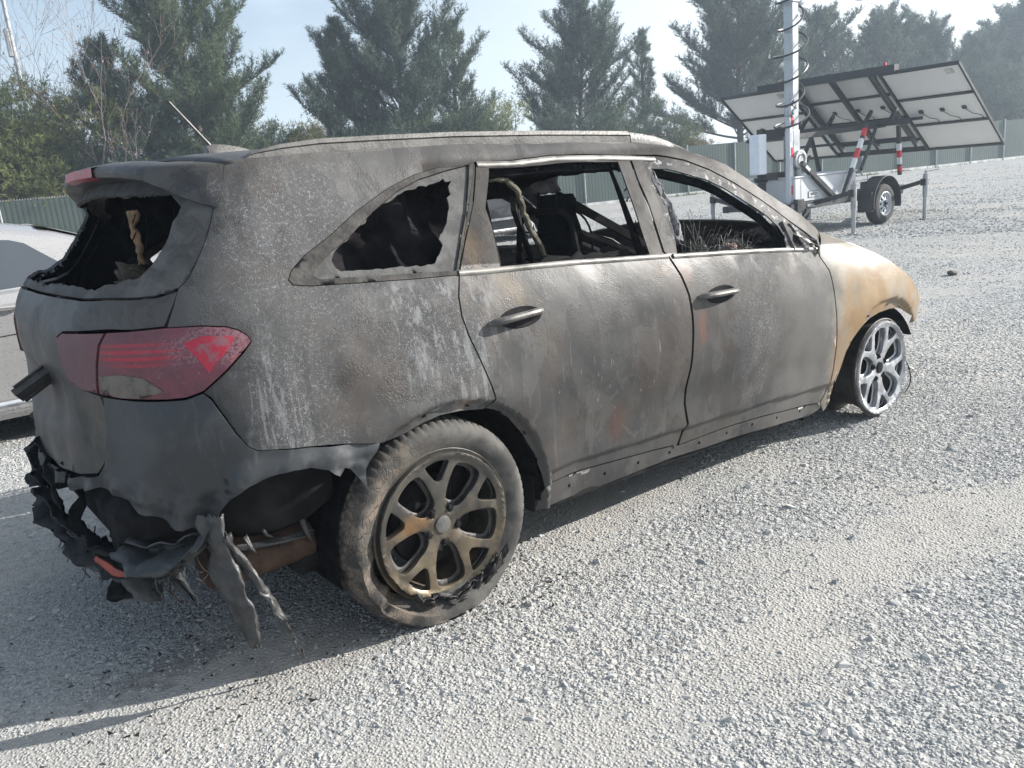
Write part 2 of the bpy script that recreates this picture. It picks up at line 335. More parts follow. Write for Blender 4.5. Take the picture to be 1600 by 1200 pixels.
# ================================================================= ground
def sandm(x, y):
    """0 = loose stones, 1 = fine swept grit (wheel lanes, worn patches)"""
    v = noise.noise(Vector((x*.55+3, y*.8, 0)))*.9+noise.noise(Vector((x*1.9, y*2.3, 5)))*.55
    lane = math.exp(-((y+.80-.05*math.sin(x*2))/.13)**2)*(1 if x < -.25 else 0)*1.1
    lane += .8*math.exp(-((y+1.75+.12*x-.1*math.sin(x))/.30)**2)+.7*math.exp(-((y+3.0+.2*(x-2))/.25)**2)*(x > .5)
    return max(0, min(1, (v*.8+lane*.8-.12)*1.3+.36))
def gz(x, y): return .012*noise.noise(Vector((x*.8, y*.8, 2)))+.004*noise.noise(Vector((x*4, y*4, 1)))
def ground_mat():
    m = NT('gravel_ground'); g = m.tc.outputs['Object']
    at = m.n('ShaderNodeAttribute', attribute_name='sand'); sand = at.outputs['Fac']
    wv = m.noise(1.1, 4, .6); farm = m.noise(.35, 5, .65)
    d1 = m.vor(95, 'F1'); e1 = m.vor(95, 'DISTANCE_TO_EDGE'); c1 = m.vor(95, 'F1', out='Color')
    d2 = m.vor(38, 'F1', vec=m.vec((1,1,1),(3,1,0))); c2 = m.vor(38, 'F1', vec=m.vec((1,1,1),(3,1,0)), out='Color'); e2 = m.vor(38, 'DISTANCE_TO_EDGE', vec=m.vec((1,1,1),(3,1,0)))
    s1 = m.n('ShaderNodeSeparateColor'); m.l(c1, s1.inputs[0]); s2 = m.n('ShaderNodeSeparateColor'); m.l(c2, s2.inputs[0])
    stone = m.mix(s1.outputs[0], (.29, .30, .302), (.47, .475, .465)); stone2 = m.mix(s2.outputs[1], (.29, .305, .31), (.47, .47, .46))
    stone = m.mix(m.ramp(s2.outputs[0], .45, .55), stone, stone2)
    grit = m.mix(m.ramp(m.noise(220, 3, .8), .3, .7), (.37, .362, .345), (.48, .468, .44))
    sd = m.math('ADD', sand, m.mul(m.math('SUBTRACT', m.noise(9, 4, .7), .5), .9))
    col = m.mix(m.ramp(sd, .35, .9, 0, .85), stone, grit)
    col = m.mix(m.ramp(e1, 0, .07, .42, 0), col, (.15, .15, .148))
    col = m.mix(m.ramp(farm, .42, .66, 0, .45), col, (.46, .43, .385))
    # speckle that still reads far away
    sp_ = m.noise(5.5, 8, .78); col = m.mix(m.ramp(sp_, .52, .66, 0, .5), col, (.22, .225, .23)); col = m.mix(m.ramp(sp_, .46, .36, 0, .3), col, (.52, .50, .46))
    # soot and oil under the wreck and by the wheel
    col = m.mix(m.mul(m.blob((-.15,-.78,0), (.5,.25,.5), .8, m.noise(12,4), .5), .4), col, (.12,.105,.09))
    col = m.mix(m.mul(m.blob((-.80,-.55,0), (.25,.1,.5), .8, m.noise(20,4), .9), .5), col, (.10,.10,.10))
    h = m.math('ADD', m.mul(m.ramp(d1, 0, .7, 1, 0), .5), m.mul(m.mul(m.ramp(d2, 0, .7, 1, 0), m.ramp(sd, .9, .3)), 1.2))
    h = m.math('ADD', h, m.mul(m.noise(180, 3, .8), .4))
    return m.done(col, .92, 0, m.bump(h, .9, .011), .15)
M['ground'] = ground_mat()
mb = MB()
xs = np.concatenate([-np.geomspace(60, 3.2, 22), np.arange(-3.1, 7.0, .09), np.geomspace(7.1, 160, 50)])
ysg = np.concatenate([-np.geomspace(30, 4.1, 14), np.arange(-4.0, 4.5, .09), np.geomspace(4.6, 120, 45)])
mb.grid([[(x, y, gz(x, y) if abs(x) < 60 and abs(y) < 60 else 0) for y in ysg] for x in xs])
ground = mb.build('ground', M['ground'], ang=180); tag(ground, 'pale grey gravel yard', 'ground', kind='structure')
at = ground.data.attributes.new('sand', 'FLOAT', 'POINT'); at.data.foreach_set('value', [sandm(v[0], v[1]) for v in mb.v])
# loose stones: one scatter object, geometry-node instances of six rock shapes
rocks = bpy.data.collections.new('rock_shapes')
def rock_mat():
    m = NT('gravel_stone'); oi = m.n('ShaderNodeObjectInfo'); rn_ = oi.outputs['Random']
    cr = m.n('ShaderNodeValToRGB'); m.l(rn_, cr.inputs[0]); e = cr.color_ramp.elements
    for p, c in ((0, (.24,.258,.27)), (.3, (.35,.36,.362)), (.55, (.42,.422,.415)), (.75, (.35,.372,.38)), (.88, (.46,.45,.43)), (1, (.50,.49,.465))):
        q = e.new(p) if p not in (0, 1) else e[0 if p == 0 else len(e)-1]; q.color = (*c, 1)
    return m.done(m.mix(m.ramp(m.noise(3, 4), .3, .7, 0, .35), cr.outputs[0], (.45, .43, .39)), .9, 0, None, .2)
M['stone'] = rock_mat()
protos = []
for k in range(6):
    bmt = bmesh.new(); rr = random.Random(100+k)
    vs_ = [bmt.verts.new(Vector((rr.gauss(0,1), rr.gauss(0,1), rr.gauss(0,1))).normalized()*rr.uniform(.8, 1.05)) for _ in range(15)]
    r_ch = bmesh.ops.convex_hull(bmt, input=vs_)
    for v in [v for v in bmt.verts if not v.link_faces]: bmt.verts.remove(v)
    bmesh.ops.scale(bmt, vec=(1.15+.3*rr.random(), .9, .62+.2*rr.random()), verts=bmt.verts)
    me = bpy.data.meshes.new('rock_shape'); bmt.to_mesh(me); bmt.free(); me.materials.append(M['stone']); protos.append(me)
rn = np.random.default_rng(4); pts = []; scl = []
camp = np.array([-1.34, -3.16])
def scatter(n, d0, d1, pw, smin, smax, spw, grow=0.0, ks=.85):
    """stones in the camera's field, as many per square metre near it and thinning out with distance"""
    n = int(n*1.3); u = rn.random(n); d = (d0**pw+(d1**pw-d0**pw)*u)**(1/pw); th = rn.uniform(-.82, .82, n)
    rt = np.sin(th)*d; fw = np.cos(th)*d; xx = camp[0]+fw*.602+rt*.798; yy = camp[1]+fw*.798-rt*.602
    ss = (smin+(smax-smin)*rn.random(n)**spw)*(1+grow*np.maximum(0, d-5))
    for x, y, s in zip(xx, yy, ss):
        if y > 17: continue
        if rn.random() < 1-sandm(x, y)*ks: pts.append((x, y, gz(x, y)-s*.20)); scl.append(s)
scatter(200000, .8, 5.5, 2.0, .0020, .0070, 1.8)
scatter(8000, .8, 6.0, 2.0, .007, .0145, 2.5, 0, .95)
scatter(420, .8, 6.0, 2.0, .014, .026, 2.0, 0, .9)
scatter(120000, 5.5, 24, -1.0, .0035, .0105, 2.0, .08)
scatter(60000, 14, 48, -.6, .012, .034, 2.0, .0)
pm = bpy.data.meshes.new('gravel_points'); pm.from_pydata(pts, [], [])
a1 = pm.attributes.new('size', 'FLOAT', 'POINT'); a1.data.foreach_set('value', scl)
a2 = pm.attributes.new('rot', 'FLOAT_VECTOR', 'POINT'); a2.data.foreach_set('vector', (rn.random((len(pts), 3))*np.array([.9, .9, 6.28])).ravel())
go = bpy.data.objects.new('loose_gravel', pm); COL.objects.link(go)
tag(go, 'loose crushed stones lying over the gravel yard', 'gravel', kind='stuff')
ng = bpy.data.node_groups.new('scatter_stones', 'GeometryNodeTree')
ng.interface.new_socket(name='Geometry', in_out='INPUT', socket_type='NodeSocketGeometry'); ng.interface.new_socket(name='Geometry', in_out='OUTPUT', socket_type='NodeSocketGeometry')
gi = ng.nodes.new('NodeGroupInput'); gout = ng.nodes.new('NodeGroupOutput'); iop = ng.nodes.new('GeometryNodeInstanceOnPoints'); gti = ng.nodes.new('GeometryNodeGeometryToInstance')
# rock shapes are made inside the tree from hidden-free meshes
for me in protos:
    ob = bpy.data.objects.new('rock_shape', me); rocks.objects.link(ob)
ci = ng.nodes.new('GeometryNodeCollectionInfo'); ci.inputs['Collection'].default_value = rocks; ci.inputs['Separate Children'].default_value = True; ci.inputs['Reset Children'].default_value = True
na = ng.nodes.new('GeometryNodeInputNamedAttribute'); na.data_type = 'FLOAT'; na.inputs['Name'].default_value = 'size'
nr = ng.nodes.new('GeometryNodeInputNamedAttribute'); nr.data_type = 'FLOAT_VECTOR'; nr.inputs['Name'].default_value = 'rot'
iop.inputs['Pick Instance'].default_value = True
k = ng.links.new
k(gi.outputs[0], iop.inputs['Points']); k(ci.outputs[0], iop.inputs['Instance']); k(nr.outputs['Attribute'], iop.inputs['Rotation']); k(na.outputs['Attribute'], iop.inputs['Scale']); k(iop.outputs[0], gout.inputs[0])
ng.nodes.remove(gti)
md = go.modifiers.new('stones', 'NODES'); md.node_group = ng
# ================================================================= fence
M['slat'] = None
def slat_mat():
    m = NT('green_privacy_slats'); X = m.xyz()
    w = m.n('ShaderNodeTexWave'); w.wave_type = 'BANDS'; w.bands_direction = 'X'; m.l(m.P, w.inputs[0]); w.inputs['Scale'].default_value = 2.2; w.inputs['Distortion'].default_value = 0; w.wave_profile = 'SIN'
    c = m.mix(m.ramp(m.noise(.5, 3, .5), .35, .65), (.070, .094, .085), (.094, .118, .108)); c = m.mix(m.ramp(w.outputs['Fac'], .0, .5, .7, 0), c, (.025, .035, .032))
    # thin diamond wires crossing the slats
    d1 = m.n('ShaderNodeMath', operation='ADD'); m.l(X[0], d1.inputs[0]); m.l(X[2], d1.inputs[1]); d2 = m.n('ShaderNodeMath', operation='SUBTRACT'); m.l(X[0], d2.inputs[0]); m.l(X[2], d2.inputs[1])
    def lines(v): f = m.math('FRACT', m.mul(v, 10.5)); return m.ramp(m.math('ABSOLUTE', m.math('SUBTRACT', f, .5)), .46, .49)
    wire = m.math('MAXIMUM', lines(d1.outputs[0]), lines(d2.outputs[0])); c = m.mix(m.mul(wire, .55), c, (.24, .28, .26))
    return m.done(c, .6, 0, m.bump(w.outputs['Fac'], .4, .004), .15)
M['slat'] = slat_mat()
M['galv'] = simple('galvanised_steel', (.38, .39, .40), .45, .6, .25, 6, .1, 60)
M['curb'] = simple('white_bottom_rail', (.62, .62, .60), .7, 0, .3, 2, .2, 30)
fa = math.atan2(-.216415, .976301); FH = 1.93
fence = thing('fence', 'long grey-green slatted chain-link fence along the far edge of the yard', 'fence', (24.77, 20.45, 0), fa)
mb = MB(); rows = []
for i in range(0, 491):
    x = -48+i*.2; yy = .003*math.sin(x*2.58); rows.append([(x, yy, .05), (x, yy+.004*math.sin(x*1.3), .9), (x, yy, FH)])
mb.grid(rows); mb.build('slat_panel', M['slat'], fence, smooth=False, solid=.012)
mb = MB(); rn_ = random.Random(2)
for i in range(700):        # knuckled wire ends along the top
    x = -48+i*.07*1.0
    if x > -2: break
    mb.tube([(x, 0, FH-.02), (x+.016, 0, FH+.07), (x+.04, 0, FH+.02)], .010, 4, caps=False)
mb.build('wire_knuckles', M['galv'], fence)
mb = MB(); mb.tube([(-48, .03, FH-.03), (50, .03, FH-.03)], .021, 8); mb.build('top_rail', M['galv'], fence)
mb = MB()
x = -48
while x < 50:
    l_ = 2.44; mb.box((x+l_/2, -.03, .055+.01*rn_.random()), (l_-.05, .05, .11)); x += l_
mb.build('bottom_rail', M['curb'], fence)
def post_mesh():
    mb = MB(); mb.tube([(0,0,0),(0,0,FH+.02)], .032, 10); mb.tube([(0,0,FH+.02),(0,0,FH+.05)], [.036,.012], 10); return mb
first = post_mesh().build('post', M['galv'], fence); first.location = (-47.4, -.05, 0)
x = -47.4+2.44
while x < 50:
    c = first.copy(); COL.objects.link(c); c.parent = fence; c.location = (x, -.05, 0); x += 2.44
# weeds at the fence foot
mb = MB(); rn_ = random.Random(6); ca, sa = math.cos(fa), math.sin(fa)
for i in range(2600):
    s = rn_.uniform(-6, 14) if i % 3 else rn_.uniform(-40, 45); dy = -.12-abs(rn_.gauss(0, .12)); hh = rn_.uniform(.03, .14)
    if noise.noise(Vector((s*.5, 0, 3))) < -.02: continue
    p = Vector((24.77+s*ca-dy*sa*-1*-1, 20.45+s*sa+dy*ca, 0)); p = Vector((24.77+s*ca-dy*sa, 20.45+s*sa+dy*ca, .0)); a = rn_.random()*6.28
    d = Vector((math.cos(a), math.sin(a), 0)); mb.add([p-d*.012, p+d*.012, p+Vector((rn_.uniform(-.04,.04), rn_.uniform(-.04,.04), hh))], [(0,1,2)])
wd = mb.build('weeds', simple('weed_green', (.12,.15,.05), .8, 0, .5, 3), smooth=False); tag(wd, 'thin strip of green weeds at the foot of the fence', 'weeds', kind='stuff')
# ================================================================= trees
def leaf_mat(name, dark, light, trans=.25):
    m = NT(name); a = m.noise(.9, 4, .6); b = m.noise(6, 3, .7)
    c = m.mix(m.ramp(m.math('ADD', m.mul(a, .6), m.mul(b, .4)), .38, .62), dark, light)
    t = m.n('ShaderNodeBsdfTranslucent'); m.l(c, t.inputs[0]); mxs = m.n('ShaderNodeMixShader'); mxs.inputs[0].default_value = trans
    m.done(c, .65, 0, None, .3); m.l(m.b.outputs[0], mxs.inputs[1]); m.l(t.outputs[0], mxs.inputs[2]); m.l(mxs.outputs[0], m.out.inputs[0]); return m.mat
M['pine'] = leaf_mat('pine_needles', (.048,.074,.044), (.135,.170,.095))
M['pine2'] = leaf_mat('blue_green_needles', (.042,.068,.052), (.112,.148,.108))
M['bushy'] = leaf_mat('olive_foliage', (.115,.135,.050), (.25,.27,.11), .4)
M['shrubl'] = leaf_mat('grey_green_foliage', (.065,.092,.055), (.130,.160,.090), .3)
M['ochre'] = leaf_mat('yellowing_foliage', (.13,.11,.04), (.24,.19,.07), .3)
M['brownleaf'] = leaf_mat('brown_grey_foliage', (.10,.095,.055), (.17,.155,.095), .3)
M['bark'] = simple('tree_bark', (.10,.078,.062), .9, 0, .4, 6, .6, 30)
M['twig'] = simple('pale_twig', (.26,.20,.18), .8, 0, .3, 4)
def tufts(V, F, c, d, L_, n, wid, rnd):
    """one bottle-brush shoot of needles"""
    d = d.normalized(); a = d.orthogonal().normalized(); b = d.cross(a)
    for k in range(n):
        ph = rnd.random()*6.283; t = rnd.random(); q = c+d*(L_*t); sp_ = .55+.25*rnd.random()
        nd = (d*(1-sp_*.55)+(a*math.cos(ph)+b*math.sin(ph))*sp_).normalized()*(L_*(.55+.3*rnd.random()))
        s = nd.cross(Vector((rnd.gauss(0,1), rnd.gauss(0,1), rnd.gauss(0,1)))).normalized()*wid
        i = len(V); V += [q-s, q+s, q+nd]; F.append((i, i+1, i+2))
def pine(name, label, x, y, h, rad, seed, leaf, group, dens=1.0, base=.04, open_=.25, lean=0, needle=.20, cat='tree', shape=.75):
    rnd = random.Random(seed); x, y, kk = clear(x, y, rad); h = 1.41+(h-1.41)*kk; t = thing(name, label, cat, (x, y, 0), rnd.random()*6.28, group); tr = MB(); V = []; F = []
    top = Vector((lean, 0, h)); axis = [Vector((lean*s**2+.18*math.sin(s*4+seed), .14*math.sin(s*5+seed*2), h*s)) for s in [k/14 for k in range(15)]]
    tr.tube(axis, [max(.02, (.018*h)*(1-s/14)**.8+.015) for s in range(15)], 8)
    nb = int(78*dens*(h/8)**.7); rad *= 1.62
    for i in range(nb):
        s = base+(1-base)*(i+rnd.random())/nb; o = axis[min(13, int(s*14))].lerp(axis[min(14, int(s*14)+1)], s*14-int(s*14)) if s < 1 else axis[-1]
        prof = (min(1, s/.22)**.6*.25+.75)*(1-s**1.8)**(shape*1.0)+.05; prof *= .82+.36*noise.noise(Vector((math.cos(i*2.4)*1.4, math.sin(i*2.4)*1.4, s*5+seed)))+.1
        L_ = rad*prof*rnd.uniform(.55, 1.15)*(1.15 if rnd.random() < open_ else 1); az = i*2.4+rnd.uniform(-.5, .5)
        up = .10+.75*s+rnd.uniform(-.1, .25); d = Vector((math.cos(az), math.sin(az), up)).normalized(); pts = [o]
        m = 7; cur = o.copy()
        for k in range(1, m+1):
            d = (d+Vector((rnd.gauss(0,.10), rnd.gauss(0,.10), .07))).normalized(); cur = cur+d*(L_/m); pts.append(cur.copy())
        tr.tube(pts, [max(.006, .022*(L_/2)*(1-k/(m+.5))+.005) for k in range(m+1)], 5, caps=False)
        nt = int((12+18*L_)*dens)
        for k in range(nt):
            u = .22+.78*(k+rnd.random())/nt; j = min(m-1, int(u*m)); p = pts[j].lerp(pts[j+1], u*m-j); az2 = rnd.random()*6.283; side = Vector((math.cos(az2), math.sin(az2), .25+.4*rnd.random())).normalized()
            l2 = L_*.30*(1.15-u)*rnd.uniform(.5,1.3)+.10; e = p+(side*.8+(pts[j+1]-pts[j]).normalized()*.7).normalized()*l2
            ns = max(2, int(l2/.13))
            for q in range(ns):
                c = p.lerp(e, (q+.5)/ns); dd = (e-p).normalized()*.7+Vector((rnd.gauss(0,.25), rnd.gauss(0,.25), .45)); tufts(V, F, c, dd, needle*rnd.uniform(.8,1.35), 9, needle*.055, rnd)
    tr.build('trunk', M['bark'], t)
    mb = MB(); mb.v = [tuple(v) for v in V]; mb.f = F; mb.m = [0]*len(F); mb.build('crown', leaf, t, smooth=False)
    return t
def bush(name, label, x, y, h, rad, seed, leaf, group, n=420, needle=.16, cat='shrub', drop=0):
    rnd = random.Random(seed); x, y, kk = clear(x, y, rad); h = 1.41+(h-1.41)*kk; rad *= kk; n = int(n*kk); t = thing(name, label, cat, (x, y, 0), 0, group); tr = MB(); V = []; F = []
    lobes = [(Vector((rnd.uniform(-.6,.6)*rad, rnd.uniform(-.6,.6)*rad, h*rnd.uniform(.25,.72))), rad*rnd.uniform(.35,.6)) for _ in range(11)]+[(Vector((0,0,h*.72)), rad*.45)]
    for c, r in lobes: tr.tube([(c.x*.15, c.y*.15, 0), (c.x*.5, c.y*.5, c.z*.5), tuple(c)], [.05,.035,.012], 6, caps=False)
    for i in range(n):
        c, r = lobes[rnd.randrange(len(lobes))]; d = Vector((rnd.gauss(0,1), rnd.gauss(0,1), rnd.gauss(0,.8)+.2)).normalized(); p = c+d*r*rnd.uniform(.55,1.08)
        p.z = min(p.z, h); 
        if p.z < .05: continue
        g = (d*.7+Vector((0,0,.6-drop))).normalized(); m_ = 3+rnd.randrange(3)
        for k in range(m_):
            o = Vector((rnd.gauss(0,.10), rnd.gauss(0,.10), rnd.gauss(0,.10))); tufts(V, F, p+o, g+Vector((rnd.gauss(0,.35), rnd.gauss(0,.35), rnd.gauss(0,.3))), needle*rnd.uniform(.8,1.4), 9, needle*.06, rnd)
    tr.build('trunk', M['bark'], t); mb = MB(); mb.v = [tuple(v) for v in V]; mb.f = F; mb.m = [0]*len(F); mb.build('crown', leaf, t, smooth=False); return t
def clear(x, y, rad):
    """keep the plant behind the fence: move it back along its line of sight, growing to suit"""
    k = 1.0
    while True:
        X, Y = -1.34+(x+1.34)*k, -3.16+(y+3.16)*k
        if Y > 20.45+(24.77-X)*.2217+.9+rad*.75*k: return X, Y, k
        k += .01
G1 = 'pines growing behind the fence'
pine('pine_tree', 'tall bushy pine behind the fence, directly above the antenna of the wreck', 8.6, 26.0, 9.8, 2.45, 11, M['pine'], G1, 1.15, shape=.6)
pine('pine_tree', 'short dark pine joined to the left side of the tall bushy pine', 6.3, 26.4, 6.3, 1.35, 121, M['pine2'], G1, 1.0, shape=.6)
pine('pine_tree', 'broad blue-green pine in the middle of the row, above the long roof rail', 16.8, 26.0, 8.1, 2.5, 22, M['pine2'], G1, 1.12, lean=-.3, shape=.5)
pine('pine_tree', 'dark lower pine against the left side of the middle pine', 14.1, 26.4, 7.2, 1.35, 111, M['pine2'], G1, 1.0, shape=.6)
pine('pine_tree', 'narrow pine against the right side of the middle pine', 19.7, 26.5, 7.4, 1.1, 131, M['pine'], G1, .9, shape=.6)
pine('pine_tree', 'blue-green pine with open tips, right of centre behind the fence', 26.0, 26.0, 8.3, 2.5, 33, M['pine2'], G1, 1.0, open_=.4, shape=.5)
pine('pine_tree', 'slender young pine in the gap between two larger pines', 30.7, 26.4, 7.3, 1.0, 99, M['pine'], G1, .85)
pine('pine_tree', 'tall pine with bare lower limbs standing left of the steel mast', 37.6, 26.0, 11.0, 3.2, 44, M['pine2'], G1, .9, base=.2, open_=.5, shape=.42, needle=.24)
pine('pine_tree', 'ragged pine just right of the steel mast, above the solar panels', 45.1, 25.5, 8.4, 2.3, 55, M['pine2'], G1, .85, base=.1, open_=.5, shape=.5, needle=.26)
pine('pine_tree', 'pine rising over the middle of the solar panels', 51.0, 25.5, 8.2, 2.5, 66, M['pine2'], G1, .85, base=.1, open_=.5, shape=.45, needle=.28)
pine('pine_tree', 'lower pine beside the right end of the solar panels', 56.8, 25.5, 7.9, 2.5, 77, M['pine2'], G1, 1.0, open_=.4, shape=.4, needle=.28)
pine('pine_tree', 'hazy pine at the right edge of the photo behind the fence', 69.7, 25.0, 9.0, 3.4, 88, M['pine2'], G1, 1.0, open_=.3, shape=.42, needle=.32)
pine('pine_tree', 'lower rounded pine next to the one at the right edge', 64.2, 25.2, 7.4, 2.2, 89, M['pine2'], G1, 1.0, open_=.3, shape=.42, needle=.30)
G2 = 'shrubs growing against the fence'
bush('shrub', 'large olive-green spreading shrub at the left edge above the fence', 3.7, 26.2, 5.9, 2.5, 7, M['bushy'], G2, 2400, .20, drop=.5)
bush('shrub', 'brownish lower part of the thicket at the far left behind the fence', 2.1, 24.6, 4.4, 1.8, 8, M['brownleaf'], G2, 1100, .18, drop=.4)
bush('shrub', 'dark round shrub between the olive shrub and the tall bushy pine', 5.3, 24.0, 3.9, 1.2, 9, M['pine2'], G2, 620)
bush('shrub', 'green shrub below the tall bushy pine, left of the antenna', 7.0, 23.6, 3.6, 1.3, 24, M['pine'], G2, 620)
bush('shrub', 'pale grey-green shrub over the rear end of the wreck roof', 9.9, 23.6, 4.2, 1.5, 10, M['shrubl'], G2, 860)
bush('shrub', 'low grey-green shrub just right of the antenna tip', 8.7, 23.0, 3.6, 1.1, 13, M['shrubl'], G2, 520)
bush('shrub', 'small yellowing shrub between the tall bushy pine and the middle pine', 11.8, 24.5, 4.6, .9, 25, M['ochre'], G2, 300)
bush('shrub', 'dark shrub at the left foot of the middle pine', 13.6, 23.8, 4.0, 1.5, 26, M['pine2'], G2, 620)
bush('shrub', 'dark shrub right under the middle pine', 16.0, 23.8, 4.2, 1.6, 27, M['pine'], G2, 620)
bush('shrub', 'pale grey-green shrub on the right foot of the middle pine', 18.1, 23.4, 4.9, 1.8, 12, M['shrubl'], G2, 1100)
bush('shrub', 'yellow-green shrub behind the pale shrub right of the middle pine', 20.3, 24.6, 5.3, 1.1, 14, M['bushy'], G2, 420)
bush('shrub', 'dark shrub at the foot of the right-of-centre pine', 22.3, 23.5, 4.5, 2.0, 15, M['pine2'], G2, 800)
bush('shrub', 'dark shrub under the right side of the right-of-centre pine', 25.8, 23.4, 4.2, 1.8, 28, M['pine'], G2, 700)
bush('shrub', 'rounded shrub by the bare mulch bank', 28.2, 22.6, 3.7, 1.3, 16, M['shrubl'], G2, 600)
bush('shrub', 'small yellow-brown shrub beside the bare mulch bank', 30.3, 23.6, 3.4, 1.0, 17, M['ochre'], G2, 340)
bush('shrub', 'low green shrub behind the white control box', 33.5, 21.6, 2.9, 1.2, 18, M['shrubl'], G2, 460)
bush('shrub', 'wide dark thicket below the two pines over the solar panels', 43.0, 23.4, 5.6, 3.4, 19, M['pine2'], G2, 1500, .24)
bush('shrub', 'second dark thicket behind the right half of the solar panels', 51.0, 23.2, 5.2, 3.2, 29, M['pine2'], G2, 1300, .26)
bush('shrub', 'dark thicket to the right of the solar panels', 60.5, 23.0, 5.4, 4.2, 20, M['pine2'], G2, 1900, .28)
# bare tree with a few dry leaves
def bare_tree():
    rnd = random.Random(17); t = thing('bare_tree', 'leafless pale tree with a few dry brown leaves, left of the tall bushy pine', 'tree', (4.9, 27.0, 0)); tr = MB(); V = []; F = []
    def grow(p, d, L_, r, lv):
        pts = [p]; c = p.copy()
        for k in range(5): d = (d+Vector((rnd.gauss(0,.11), rnd.gauss(0,.11), .05))).normalized(); c = c+d*L_/5; pts.append(c.copy())
        tr.tube(pts, [max(.0035, r*(1-k*.13)) for k in range(6)], 5, caps=False)
        if lv == 0:
            for k in range(2):
                q = pts[rnd.randrange(2, 6)]
                if rnd.random() < .55:
                    s = rnd.uniform(.02,.05); a = Vector((rnd.gauss(0,1), rnd.gauss(0,1), rnd.gauss(0,1))).normalized()*s; b = a.orthogonal().normalized()*s; i = len(V); V.extend([q, q+a, q+a+b, q+b]); F.append((i,i+1,i+2,i+3))
            return
        for k in range(3 if lv > 1 else 2):
            j = rnd.randrange(1, 6); a = rnd.random()*6.283; sd_ = d.orthogonal().normalized(); sd_ = Matrix.Rotation(a, 3, d) @ sd_
            grow(pts[j], (d*.85+sd_*.62).normalized(), L_*rnd.uniform(.5,.72), r*(1-j*.12)*.55, lv-1)
        grow(pts[-1], d, L_*.62, r*.4, lv-1)
    for k in range(4): grow(Vector((rnd.uniform(-.15,.15), rnd.uniform(-.15,.15), 0)), Vector((rnd.uniform(-.35,.35), rnd.uniform(-.3,.3), 1)).normalized(), 3.9, .045, 4)
    tr.build('trunk', M['twig'], t); mb = MB(); mb.v = [tuple(v) for v in V]; mb.f = F; mb.m = [0]*len(F); mb.build('crown', simple('dry_brown_leaf', (.26,.16,.12), .8, 0, .4, 3), t, smooth=False)
bare_tree()
# mulch bank seen between the trees, far wood
mb = MB(); rows = []
for i in range(40):
    x = -1+i*.3; rows.append([(33+x*1.1, 29+k*.8-x*.1, max(-.1, (4.0-.25*abs(x-5))*min(1, k/9)**.8+.25*noise.noise(Vector((x*2, k*.9, 0))))) for k in range(12)])
mb.grid(rows); tag(mb.build('mulch_bank', simple('pinkish_dry_mulch', (.50,.41,.37), .95, 0, .6, 2.2, 1, 9)), 'sunlit pinkish mulch bank between the trees', 'bank', kind='structure')
V = []; F = []; rnd = random.Random(71); mb = MB()
for i in range(15000):
    s = rnd.uniform(-32, 66); q = Vector((24.77+s*.976+rnd.uniform(-.5,.5), 20.45-s*.216+rnd.uniform(8, 11), 0)); hh = 2.9+1.1*noise.noise(Vector((s*.25, 0, 7)))+.5*noise.noise(Vector((s*1.1, 0, 2)))
    if 8 < s < 17: hh *= .30
    q.z = rnd.uniform(0, hh)**1.0; tufts(V, F, q, Vector((rnd.gauss(0,.5), rnd.gauss(0,.5), .8)), .34, 7, .03, rnd)
mb.v = [tuple(v) for v in V]; mb.f = F; mb.m = [0]*len(F); tag(mb.build('far_undergrowth', M['pine'], smooth=False), 'continuous dark undergrowth filling the gaps behind the fence', 'undergrowth', kind='stuff')
# ================================================================= lamp posts
def street_lamp(x, y, h, label, box=False, arm=None, rz=0):
    t = thing('street_lamp', label, 'street lamp', (x, y, 0), rz, 'lamp posts beyond the fence'); mb = MB(); mb.tube([(0,0,0),(0,0,h)], [.10,.065], 10); mb.build('pole', M['galv'], t)
    if box: mb = MB(); mb.box((-.12,0,7.75), (.16,.16,1.0), bev=.03); mb.build('pole_box', M['galv'], t)
    mb = MB(); mb.tube([(0,0,h-.1),(-.5,0,h+.12),(-2.2,0,h+.3)], .035, 7); mb.build('arm', M['galv'], t)
    mb = MB(); mb.box((-2.45,0,h+.3), (.6,.24,.12), bev=.04); mb.build('lamp_head', M['galv'], t)
street_lamp(5.05, 34.0, 11.5, 'grey lamp post with a box on its side, at the left edge beyond the fence', True)
street_lamp(53.2, 27.0, 9.75, 'distant lamp post with a long arm, above the solar panels')
# small dark clod
bmt = bmesh.new(); bmesh.ops.create_icosphere(bmt, subdivisions=3, radius=.045)
for v in bmt.verts: v.co = Vector((v.co.x*1.5, v.co.y, v.co.z*.6))*(1+.5*noise.noise(v.co*20))+Vector((0,0,.03))
me = bpy.data.meshes.new('stone'); bmt.to_mesh(me); bmt.free(); me.materials.append(simple('dark_clod', (.09,.075,.065), .9, 0, .4, 30)); ob = bpy.data.objects.new('stone', me); COL.objects.link(ob); ob.location = (7.62, .95, 0)
tag(ob, 'small dark brown clod lying alone on the gravel at the right', 'stone')

